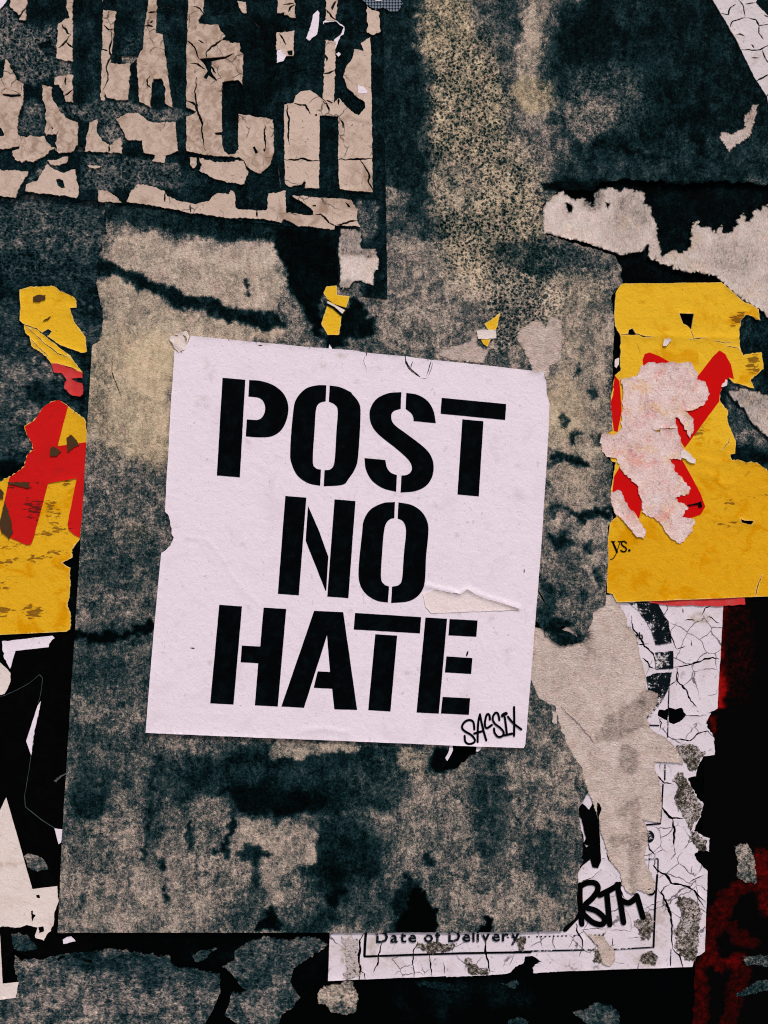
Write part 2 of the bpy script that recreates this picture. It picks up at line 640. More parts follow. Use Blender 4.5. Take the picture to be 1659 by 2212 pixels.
def mat_soft(name, c0, c1, stretch=None, bump=.6, feather=.45, fray=.9, blots=()):
    """pale fuzzy torn ply: short fibres between two tones; the field dirt darkens it, its torn rim frays into the dark"""
    k = NT(name)
    n1 = k.noise(.13, 6, .7, 1.2, off=5, stretch=stretch)
    n2 = k.noise(.028, 4, .6, .6, off=66)
    n3 = k.noise(.30, 4, .65, .3, off=44, stretch=stretch)
    dirt_shade, edge = k.attr('dirt_shade'), k.attr('edge')
    v = k.math('ADD', k.math('MULTIPLY', n1, .75), k.math('MULTIPLY', n2, .42))
    v = k.math('ADD', v, k.math('MULTIPLY', n3, .45))
    v = k.math('ADD', v, k.math('MULTIPLY_ADD', dirt_shade, -.62, -.07))
    v = k.math('SUBTRACT', v, k.math('MULTIPLY', edge, k.math('MULTIPLY', n1, feather * 2)))
    c = k.ramp(v, [(.20, (.004, .010, .012)), (.38, (.05, .055, .055)), (.53, tuple(x * .62 for x in c0)), (.68, c0), (.98, c1)])
    hue = k.noise(.04, 2, .5, .3, off=210)
    c = k.mix(k.step(hue, .35, .7), c, k.mix(1.0, c, (1.02, .96, .95), 'MULTIPLY'))
    for bi, bc in enumerate(blots):
        c = k.mix(k.math('MULTIPLY', k.step(k.noise(.024, 4, .6, .6, off=900 + 57 * bi), .52, .66), .75), c, k.mix(1.0, c, bc, 'MULTIPLY'))
    sp = k.step(k.noise(.11, 3, .5, .4, off=301), .68, .73)
    c = k.mix(k.math('MULTIPLY', sp, .55), c, (.10, .08, .07))
    k.bump(k.math('ADD', n1, k.math('MULTIPLY', n3, .5)), bump, .0008)
    if fray:
        k.fray(n1, fray)
    return k.done(c)


BLACKINK = mat_ink('black printing ink', (.0006, .0011, .0013), (.0030, .0068, .0080), .6)
TAGINK = mat_ink('black marker ink', (.0006, .0007, .0008), (.003, .004, .0045), .5, .5)
RUBBED = mat_ink('rubbed black ink', (.003, .0065, .009), (.010, .016, .021), .5, .8, rub=(.60, .53, .55))
WHITE = mat_paper('white sticker paper', (.77, .66, .725), (.56, .46, .47), .25, .45, (.34, .26, .25), .06, .4)
FLAP = mat_paper('torn inner sticker paper', (.77, .635, .625), (.60, .47, .43), .3, .3, (.36, .28, .27), .10, .6)
CREAM = mat_paper('cream torn paper', (.72, .60, .56), (.50, .38, .31), .4, .3, (.25, .18, .13), .12, .5)
FORMW = mat_paper('white form paper', (.68, .585, .635), (.42, .33, .27), .25, .5, (.10, .08, .075), .09, .4, craze=.8)
BEIGE = mat_paper('yellowed beige paper', (.57, .425, .345), (.33, .22, .16), .85, .6, (.06, .045, .035), .16, .5, craze=.75)
YELLOW = mat_paper('yellow poster paper', (.75, .425, .020), (.64, .272, .001), .9, .45, (.16, .06, .008), .10, .6, edge_col=(.74, .50, .16), blotch=False, spec=.03)
RED = mat_ink('red poster ink', (.56, .004, .004), (.45, .008, .008), .5, .6)
REDW = mat_ink('faded red poster ink', (.56, .035, .035), (.50, .085, .08), .8, .8)
MOTTLE = mat_mottle('peeled grey paper')
MOTTLE_B = mat_mottle('peeled blue-grey paper', s1=.14, stretch=(.6, 1, 1.4), tint=(.86, .97, 1.08))
SCRAP = mat_mottle('frayed grey paper', s1=.14, stretch=(.7, 1, 1.2), fray=.8)
BEIGE_PLY = mat_soft('beige under-ply', (.475, .375, .325), (.75, .625, .57), (.75, 1, 1.3), feather=.12, bump=.9)
PALE_PLY = mat_soft('pale under-ply', (.50, .41, .365), (.76, .645, .60), (1.25, 1, .7), fray=1.3, blots=((1, .95, .84),))
PINK_PLY = mat_soft('pink-stained under-ply', (.66, .46, .43), (.86, .73, .69), feather=.05, fray=.7, blots=((1, .93, .62), (1, .66, .64), (.97, 1.0, 1.02)))


def fld(base, ops=(), warp=14.0, seed=3):
    return lambda x, y: paint(x, y, base, ops, warp, seed)


def mot(tone, warm=0.0, grain=0.0, ops=(), seed=3, warp=14.0):
    return fld({'tone': tone, 'warm': warm, 'grain': grain}, ops, warp, seed)


def drt_shade(d=0.0, ops=(), seed=5, warp=8.0):
    base = {'dirt_shade': d}
    if any('scuff' in o[3] for o in ops):
        base['scuff'] = 0.0
    return fld(base, ops, warp, seed)


def B(x, y, rx, ry, tone, soft=.45, ang=0, **kw):
    v = {'tone': tone}
    v.update(kw)
    return ('b', (x, y, rx, ry, ang), soft, v)


def ST(pts, r, tone, soft=.5, **kw):
    v = {'tone': tone}
    v.update(kw)
    return ('s', (pts, r), soft, v)


def PG(pts, feather, tone, **kw):
    v = {'tone': tone}
    v.update(kw)
    return ('p', [(p[0], p[1]) for p in pts], feather, v)


# ------------------------------------------------------------------ the setting: wall and pavement
GY = CY + CZ / S
wall_out = [(-5200, -3000), (6900, -3000), (6900, GY), (-5200, GY)]
wall = sheet('wall', wall_out, mat_mottle('black grimy wall', s1=.16), Flat(0.0, .25, 90, 5), 220.0, 34.0,
             fields=mot(-.04, 0, .0, [B(1000, 2150, 130, 25, .12, .6), B(1500, 490, 260, 110, .10, .6), B(1640, 2000, 90, 200, .05, .6), B(560, 2060, 200, 30, .06, .6),
                                     B(-600, 900, 500, 700, .30, .5), B(2400, 1300, 520, 800, .34, .5), B(900, 3200, 1500, 500, .22, .5), B(700, -900, 1500, 500, .28, .5)], warp=60))
tag(wall, 'black grimy wall surface showing in the gaps below the posters', 'wall')

k = NT('paving concrete')
_c = k.ramp(k.noise(.02, 6, .65, .3), [(.3, (.16, .155, .15)), (.7, (.30, .29, .275))])
k.bump(k.noise(.05, 6, .7), .5, .004)
PAVE = k.done(_c)
me = bpy.data.meshes.new('pavement')
vv, ff = [], []
for (x0, x1, y0, y1, zt) in [(-60, 60, -60, 0.0, 0.0)]:
    vv += [(x0, y0, zt), (x1, y0, zt), (x1, y1 + 60, zt), (x0, y1 + 60, zt)]
    ff += [(0, 1, 2, 3)]
me.from_pydata(vv, [], ff)
me.materials.append(PAVE)
pave = bpy.data.objects.new('pavement', me)
COL.objects.link(pave)
pave.location = (0, 0, -0.002)
pave['kind'] = 'structure'

# ------------------------------------------------------------------ old peeled layers
hB = Flat(1.0, .35, 150, 8)
B_out = rough([(-420, -300, 2), (330, -300, 1), (330, 1400, 1), (215, 1410, 2), (150, 1340, 3), (-60, 1320, 3), (-420, 1350, 3)], 3, 6, 4)
back_left = sheet('old_poster', B_out, MOTTLE_B, hB, 1.0, 9, fields=mot(.34, 0, .1, [
    B(60, 520, 180, 90, .36, grain=.5), B(40, 460, 60, 50, .30, .4), B(20, 610, 60, 60, .16), B(120, 580, 120, 50, .26), B(20, 700, 70, 60, .30),
    B(50, 850, 110, 60, .42), B(90, 800, 60, 30, .44), B(30, 950, 70, 60, .40), B(110, 850, 60, 30, .22), B(30, 1000, 60, 30, .3),
    B(190, 650, 30, 60, .24), B(190, 830, 24, 80, .20), B(0, 300, 120, 160, .34), B(60, 120, 120, 120, .34),
    ST([(-60, 1010), (60, 1025)], 20, .05), B(170, 1290, 60, 120, .02, .3), B(70, 1370, 160, 40, .02, .3)], seed=12))
tag(back_left, 'dark blue-grey peeled paper layer around the yellow scraps at the left', 'poster remnant')

hA = Flat(2.6, .30, 190, 21, lambda x, y: .16 * fbm(x / 26, y / 60, 5, 3))
A_out = ([(225, -300, 2), (2100, -300, 2), (2100, 430, 4)] + Z('C', [(1659, 1215, 5), (1300, 1190, 5), (1100, 1215, 6), (900, 1190, 5), (700, 1170, 5), (560, 1190, 5), (520, 1260, 4), (300, 1240, 4), (180, 1350, 2)])
         + Z('H', [(190, 40, 3), (480, 130, 3), (640, 180, 4), (690, 250, 4), (700, 360, 3), (630, 460, 1.5), (650, 620, 2), (640, 900, 1.5), (625, 1150, 2), (640, 1320, 2), (560, 1345, 2), (560, 1400, 2), (580, 1480, 2), (640, 1530, 2)])
         + Z('I', [(640, 250, 1.5), (620, 400, 1.5), (640, 560, 1.5), (605, 620, 1), (612, 850, 1), (600, 1000, 1), (590, 1125, 2), (520, 1165, 3), (495, 1270, 3), (440, 1372, 3), (300, 1395, 4), (200, 1330, 4), (140, 1235, 3), (60, 1300, 3)])
         + Z('J', [(20, 430, 2), (105, 455, 2), (130, 500, 2), (160, 575, 2), (262, 628, 2.5), (290, 720, 3), (330, 850, 3), (400, 990, 3.5), (445, 1040, 3), (460, 1120, 2), (478, 1180, 3), (430, 1260, 3), (415, 1320, 3), (430, 1420, 3), (445, 1500, 3), (438, 1659, 3)])
         + Z('K', [(430, 620, 3), (412, 690, 2), (408, 800, 2), (410, 930, 3), (350, 1000, 3), (300, 1042, 1), (0, 1050, .8)])
         + Z('L', [(900, 1052, .8), (0, 1052, .8)]) + Z('G', [(1490, 1052, .8), (385, 1053, .8), (410, 480, .6), (430, 150, .6)]) + Z('F', [(490, 80, .6)])
         + Z('E', [(545, 520, .6)]) + Z('D', [(608, 940, 2), (660, 900, 4), (680, 760, 4), (640, 560, 4), (640, 400, 4), (700, 200, 4)]) + [(230, 440, 4), (225, 350, 3)])
A_pts = rough(A_out, 2, 5, 31)
A_holes = [rough(Z('O', [(425, 1020, 1), (700, 1030, 1), (690, 1060, 2), (640, 1100, 3), (560, 1150, 3), (480, 1240, 3), (380, 1250, 3), (350, 1230, 2), (380, 1180, 1), (420, 1100, 1)]), 1, 4, 2),
           crack(Z('I', [(150, 1030), (180, 1080), (210, 1130)]), 3, 4), crack(Z('D', [(745, 1000), (735, 1100), (770, 1200), (800, 1275)]), 2.4, 8),
           rough(Z('I', [(300, 1265), (360, 1275), (410, 1310), (415, 1345), (370, 1310), (310, 1290)]), 1, 3, 9),
           rough(Z('J', [(245, 640), (280, 680), (285, 740), (250, 735)]), 2, 3, 19)]
WR = dict(warm=.9)
A_ops = [
    # upper middle: grainy column of dissolved print
    B(880, 190, 90, 220, .22, .35), B(960, 60, 60, 90, .58, .6, warm=1, grain=.7), B(1010, 250, 90, 180, .44, .6, warm=.9, grain=1), B(1090, 60, 60, 80, .36, .6),
    B(1155, 95, 34, 110, .66, .4, 8, warm=.3), B(1170, 190, 50, 60, .64, .5), B(1150, 210, 40, 40, .68, .5, warm=1), B(1060, 470, 120, 170, .445, .6, warm=.8, grain=1),
    B(880, 400, 60, 60, .24), B(940, 330, 40, 30, .34), B(980, 400, 60, 60, .5, .5, warm=.6, grain=.6), B(880, 520, 50, 60, .38), B(1130, 640, 80, 110, .44, .6, grain=.9, warm=.5),
    B(1180, 560, 120, 40, .30, .5, 10, grain=.5), B(1240, 640, 70, 60, .60, .6, warm=.5), B(930, 620, 110, 110, .585, .6), B(930, 490, 90, 30, .34, .6), B(870, 720, 60, 40, .50), B(1000, 700, 70, 60, .55, .5),
    B(1080, 700, 40, 60, .40, .5, grain=.9), B(840, 430, 40, 26, .50),
    # upper right: dark teal print
    B(1460, 160, 280, 260, .17, .25), B(1300, 220, 100, 80, .31, .7, grain=.4), B(1270, 260, 60, 50, .46, .7), B(1560, 340, 200, 60, .235, .5), B(1400, 360, 160, 40, .24, .6), B(1330, 380, 140, 30, .26, .6),
    ST(Z('C', [(540, 940), (760, 1000), (1010, 1050)]), 6, .12), ST(Z('C', [(1240, 300), (1230, 500), (1225, 720)]), 5, .10, .8), ST(Z('C', [(1200, 760), (1190, 900), (1220, 1010)]), 8, .09, .8),
    B(1660, 60, 80, 80, .15), ST([(1180, 405), (1420, 412), (1700, 420)], 14, .05, .7), B(1900, 100, 200, 300, .3), B(1440, 150, 40, 30, .2, .8), B(1500, 90, 26, 26, .24, .9), B(1370, 40, 40, 40, .25, .9),
    # band under the lettered poster
    B(480, 480, 280, 38, .20, .5, 7), B(330, 460, 120, 30, .26, .5), PG(Z('D', [(640, 400), (800, 220), (1000, 200), (1250, 330), (1500, 320), (1700, 330), (1850, 480), (1800, 700), (1600, 690), (1400, 650), (1150, 560), (900, 480), (700, 430)]), 10, .715, warm=.3),
    B(520, 560, 90, 40, .75, .5), B(420, 540, 60, 26, .73, .6), ST(Z('D', [(640, 430), (840, 480), (1000, 550), (1250, 640), (1500, 720), (1760, 760)]), 15, .17, .45),
    PG(Z('D', [(640, 520), (760, 500), (1000, 620), (1300, 730), (1659, 790), (1850, 800), (1850, 900), (620, 950), (690, 800), (690, 650)]), 9, .70, warm=.5), ST(Z('R', [(0, 1200), (300, 1270), (560, 1350)]), 15, .16, .5),
    PG(Z('R', [(500, 280), (1150, 320), (1200, 500), (1220, 700), (1200, 900), (1060, 920), (1030, 1000), (1060, 1100), (1010, 1350), (1060, 1450), (950, 1430), (820, 1200), (740, 1050), (640, 950), (640, 800), (670, 680), (520, 560)]), 7, .06),
    PG(Z('R', [(1240, 1200), (1350, 1050), (1450, 1060), (1500, 1200), (1600, 1330), (1570, 1450), (1450, 1470), (1220, 1450)]), 7, .10), B(725, 735, 22, 20, .10, .4), ST(Z('R', [(200, 830), (215, 930), (170, 1020)]), 3.5, .2, .8), ST(Z('R', [(1000, 1020), (1000, 1240)]), 6, .4, .5),
    # strips either side of the sticker
    B(270, 850, 100, 140, .73, .5, warm=.8), B(330, 790, 60, 70, .80, .6, warm=1), B(215, 900, 30, 160, .63, .5), B(330, 940, 50, 80, .72, .6, warm=.9), B(270, 1080, 100, 80, .48, .6), B(220, 1010, 60, 40, .52, .6), B(250, 1230, 100, 120, .38, .5), B(260, 1310, 60, 40, .43), B(240, 1430, 110, 90, .34, .6),
    ST([(150, 1376), (240, 1372), (340, 1350)], 8, .03, .7), B(300, 1400, 60, 30, .38, .6), B(300, 1150, 40, 20, .46, .6, warm=.5),
    B(1250, 900, 66, 190, .655, .6, warm=.5), B(1260, 760, 66, 100, .63, .6, warm=.4), B(1215, 880, 44, 70, .73, .6, warm=.8), B(1240, 1150, 80, 140, .60, .6), ST([(1200, 991), (1230, 995), (1265, 1002)], 9, .20, .7), ST([(1240, 1110), (1270, 1115), (1310, 1112)], 9, .18, .7), ST([(1205, 1092), (1235, 1100)], 7, .24, .8), B(1210, 1170, 26, 18, .2, .7), B(1225, 1240, 40, 50, .46, .7), B(1205, 1350, 36, 22, .12, .6), B(1230, 1385, 40, 22, .2, .6), B(1180, 1300, 18, 50, .26, .7),
    # the big field under the sticker
    B(230, 1640, 110, 90, .37, .6), B(250, 1530, 60, 60, .44, .6), B(330, 1600, 60, 40, .42, .6), B(190, 1720, 40, 60, .26, .6), B(590, 1690, 230, 66, .17, .7, 3), B(480, 1720, 80, 50, .26, .8), B(700, 1650, 200, 60, .22, .6), PG(Z('N', [(770, 230), (830, 180), (1340, 195), (1330, 240), (1150, 265), (1080, 290), (950, 300), (800, 290)]), 5, .60, warm=.3),
    B(560, 1730, 150, 34, .07, .6), B(860, 1690, 120, 60, .30, .7), B(905, 1830, 48, 160, .55, .7, 6), B(940, 1700, 40, 70, .53, .7), B(1080, 1800, 160, 200, .45, .6), B(1000, 1640, 50, 30, .42, .5), B(1110, 1580, 40, 60, .40, .6), B(1180, 1700, 60, 100, .50, .6), B(1060, 1760, 40, 120, .31, .7), B(1180, 1860, 50, 80, .35, .7), B(1080, 1940, 110, 50, .52, .7),
    B(310, 1900, 170, 110, .555, .7), B(240, 1980, 110, 40, .59, .6), B(200, 1840, 60, 50, .45, .6), B(400, 1940, 110, 60, .615, .6), B(470, 1900, 50, 40, .56, .6), B(170, 1900, 30, 60, .5, .6), B(330, 1760, 24, 90, .34, .9), ST([(330, 1660), (325, 1760), (310, 1850)], 6, .22, .9), ST([(345, 1640), (352, 1730)], 7, .26, .9), B(450, 1750, 60, 40, .46, .6),
    B(740, 1850, 90, 90, .20, .6), B(790, 1950, 60, 50, .32, .6), B(660, 1980, 70, 40, .20, .6), B(560, 1960, 90, 40, .36, .7), B(640, 1960, 40, 40, .4, .7),
    PG(Z('N', [(540, 800), (620, 720), (850, 710), (1040, 760), (1095, 850), (1040, 980), (880, 1020), (850, 1240), (740, 1260), (730, 1000), (600, 980), (530, 900)]), 9, .64, warm=.2), B(540, 1840, 24, 18, .26, .6), ST(Z('N', [(640, 850), (700, 950), (780, 930)]), 7, .22, .9), ST(Z('N', [(690, 980), (690, 1120)]), 7, .26, .9),
    PG(Z('N', [(270, 690), (290, 760), (320, 850), (300, 900), (230, 890), (225, 830), (250, 770)]), 4, .08), B(463, 1838, 13, 11, .10, .8), B(455, 1890, 11, 18, .2, .9), ST(Z('N', [(520, 740), (500, 850), (495, 940)]), 7, .12, .8), B(430, 1880, 30, 80, .5, .6), ST(Z('N', [(60, 960), (70, 1040)]), 9, .2, .7), ST(Z('N', [(90, 1180), (95, 1240)]), 6, .2, .8),
    PG(Z('N', [(640, 1440), (720, 1330), (760, 1260), (790, 1330), (860, 1440)]), 5, .04), ST(Z('L', [(780, 1040), (800, 860), (860, 740)]), 22, .16, .8), PG(Z('L', [(740, 1075), (760, 980), (850, 880), (900, 760), (940, 755), (985, 820), (1020, 900), (1032, 1075)]), 3, -.12), PG(Z('L', [(1300, 1075), (1330, 1000), (1330, 950), (1395, 932), (1385, 1000), (1360, 1075)]), 2.5, -.1), ST(Z('L', [(980, 540), (975, 620)]), 5, .2, .8),
    ST([(880, 1640), (915, 1660), (925, 1668)], 22, .52, .5, warm=.4), B(955, 1640, 30, 26, .02, .5),
    ST(Z('L', [(350, 820), (400, 760)]), 14, .08, .8), B(720, 1890, 30, 26, .1, .8),
]
for (x, y) in [(1214, 905), (1190, 1010), (1280, 860), (1255, 800), (1290, 950), (1270, 1180), (1215, 1280), (1260, 1290), (1195, 1105), (1290, 1240), (1240, 945)]:
    A_ops.append(B(x, y, 9, 14, .27, .9))
hAf = hA
big = thing('old_poster', 690, 2010)


def A_fields(x, y):
    f = paint(x, y, {'tone': .46, 'warm': .15, 'grain': .1}, A_ops, 14.0, 41)
    f['tone'] = f['tone'] + .04 * np.exp(-((f['tone'] - .44) / .13) ** 2)
    return f


sheet('paper_sheet', A_pts, MOTTLE, hA, 2.2, 6.0, A_holes, big, A_fields, .35, 9)
tag(big, 'large mottled grey peeled poster behind the white lettered sticker', 'poster remnant')
for pts, md in [(Z('H', [(15, 710), (40, 660), (110, 610), (160, 600), (190, 650), (215, 630), (225, 580), (270, 590), (310, 610), (305, 840), (285, 880), (230, 900), (225, 985), (120, 960), (100, 890), (60, 800), (20, 740)]), BEIGE_PLY),
                (Z('M', [(1120, 800), (1090, 760), (1110, 830), (1080, 900), (900, 960), (870, 1000), (1010, 1040), (1170, 1050), (1190, 970), (1130, 930)]), BEIGE_PLY)]:
    sheet('peeled_patch', rough(pts, 2.2, 4, 17), md, lifted(hA, .28), .4, 9, parent=big, fields=drt_shade(.12, [('b', (1160, 760, 60, 60), .5, {'dirt_shade': .05})]))

# ------------------------------------------------------------------ lettered poster, top left
lett = thing('lettered_poster', 410, 500)
hL = Flat(3.1, .25, 140, 61)
L_out = [(-330, -300, 1), (826, -300, .5), (828, 100, 2), (829, 240, 1), (834, 450, .8), (837, 648, .8), (778, 642, 3), (775, 600, 3), (735, 630, 3), (728, 560, 3), (733, 505, 2)] + Z('R', [(1160, 310, 1), (900, 290, 1.5), (0, 190, 1)]) + Z('A', [(1250, 1402, .8), (800, 1340, .8), (520, 1312, 2), (180, 1268, 1), (110, 1305, 1), (0, 1300, .8)]) + [(-330, 400, 1)]
L_ops = [PG(Z('A', [(0, 40), (60, 60), (180, 180), (380, 190), (380, 390), (480, 430), (480, 500), (370, 510), (280, 560), (160, 560), (90, 450), (60, 390), (0, 400)]), 3, .35, grain=.7),
         PG(Z('A', [(380, 700), (480, 690), (690, 680), (800, 650), (900, 690), (1000, 720), (1140, 720), (1280, 745), (1150, 800), (1000, 810), (930, 760), (840, 760), (770, 800), (640, 800), (500, 800), (400, 750)]), 3, .35, grain=.6),
         PG(Z('A', [(135, 800), (170, 690), (230, 650), (300, 700), (290, 880), (220, 900), (130, 890)]), 3, .36, grain=.4), PG(Z('A', [(640, 790), (780, 800), (840, 920), (740, 960), (660, 920)]), 3, .36, grain=.6),
         PG(Z('A', [(540, 1030), (800, 1020), (1000, 1060), (1180, 1080), (1200, 1250), (950, 1220), (850, 1260), (700, 1250), (530, 1250)]), 5, .33, grain=.6), PG(Z('A', [(810, 250), (930, 230), (930, 370), (810, 370)]), 4, .37, grain=.4),
         PG(Z('A', [(200, 1180), (300, 1060), (450, 1030), (380, 1100), (260, 1170), (190, 1260)]), 3, .37, grain=.5), B(170, 60, 40, 20, .30, .6), B(320, 90, 50, 60, .25, .8), B(480, 300, 40, 40, .24, .8), B(220, 180, 26, 90, .27, .9), B(420, 390, 40, 20, .28, .8),
         B(520, 160, 80, 60, .13, .7), B(560, 80, 60, 40, .11, .7), B(790, 480, 26, 40, .46, .5), PG(Z('B', [(840, 1320), (1000, 1330), (960, 1440), (940, 1500), (860, 1500)]), 4, .48), B(745, 510, 12, 14, .2), PG(Z('M', [(320, 530), (370, 520), (380, 620), (310, 620)]), 4, .26, grain=.5), B(640, 200, 30, 26, .2, .8), B(728, 40, 30, 30, .2, .9), B(530, 230, 40, 60, .12, .7)]
L_holes = [crack(Z('A', [(760, 70), (900, 90), (1100, 60), (1280, 110)]), 1.8, 3), crack(Z('B', [(60, 40), (140, 130), (260, 240)]), 2, 5), crack(Z('B', [(330, 430), (420, 490), (540, 460), (640, 490)]), 1.6, 6), crack(Z('B', [(760, 210), (880, 230), (945, 245)]), 1.6, 9), crack(Z('B', [(800, 190), (840, 215), (920, 240)]), 1.4, 10), crack(Z('B', [(250, 640), (340, 700), (370, 760)]), 1.8, 7), crack(Z('B', [(600, 1010), (680, 1045)]), 2, 12), crack(Z('B', [(330, 1040), (335, 1150), (350, 1260)]), 1.8, 13), crack(Z('A', [(1560, 1050), (1659, 1090)]), 2, 2), crack(Z('A', [(510, 900), (530, 980)]), 3, 2),
           rough(Z('A', [(260, 300), (330, 280), (375, 330), (380, 395), (300, 370)]), 2, 3, 4), rough(Z('A', [(800, 380), (900, 370), (920, 385), (860, 435), (810, 430)]), 2, 3, 5), rough(Z('A', [(500, 970), (545, 960), (560, 1000), (505, 1000)]), 2, 3, 5)]
sheet('printed_ground', rough(L_out, 1, 5, 71), MOTTLE, hL, 1.0, 7, L_holes, lett, mot(.185, 0, 0, L_ops, 51, 5), .4, 8)
tag(lett, 'torn beige poster with tall cracked black block letters in the top left corner', 'poster')

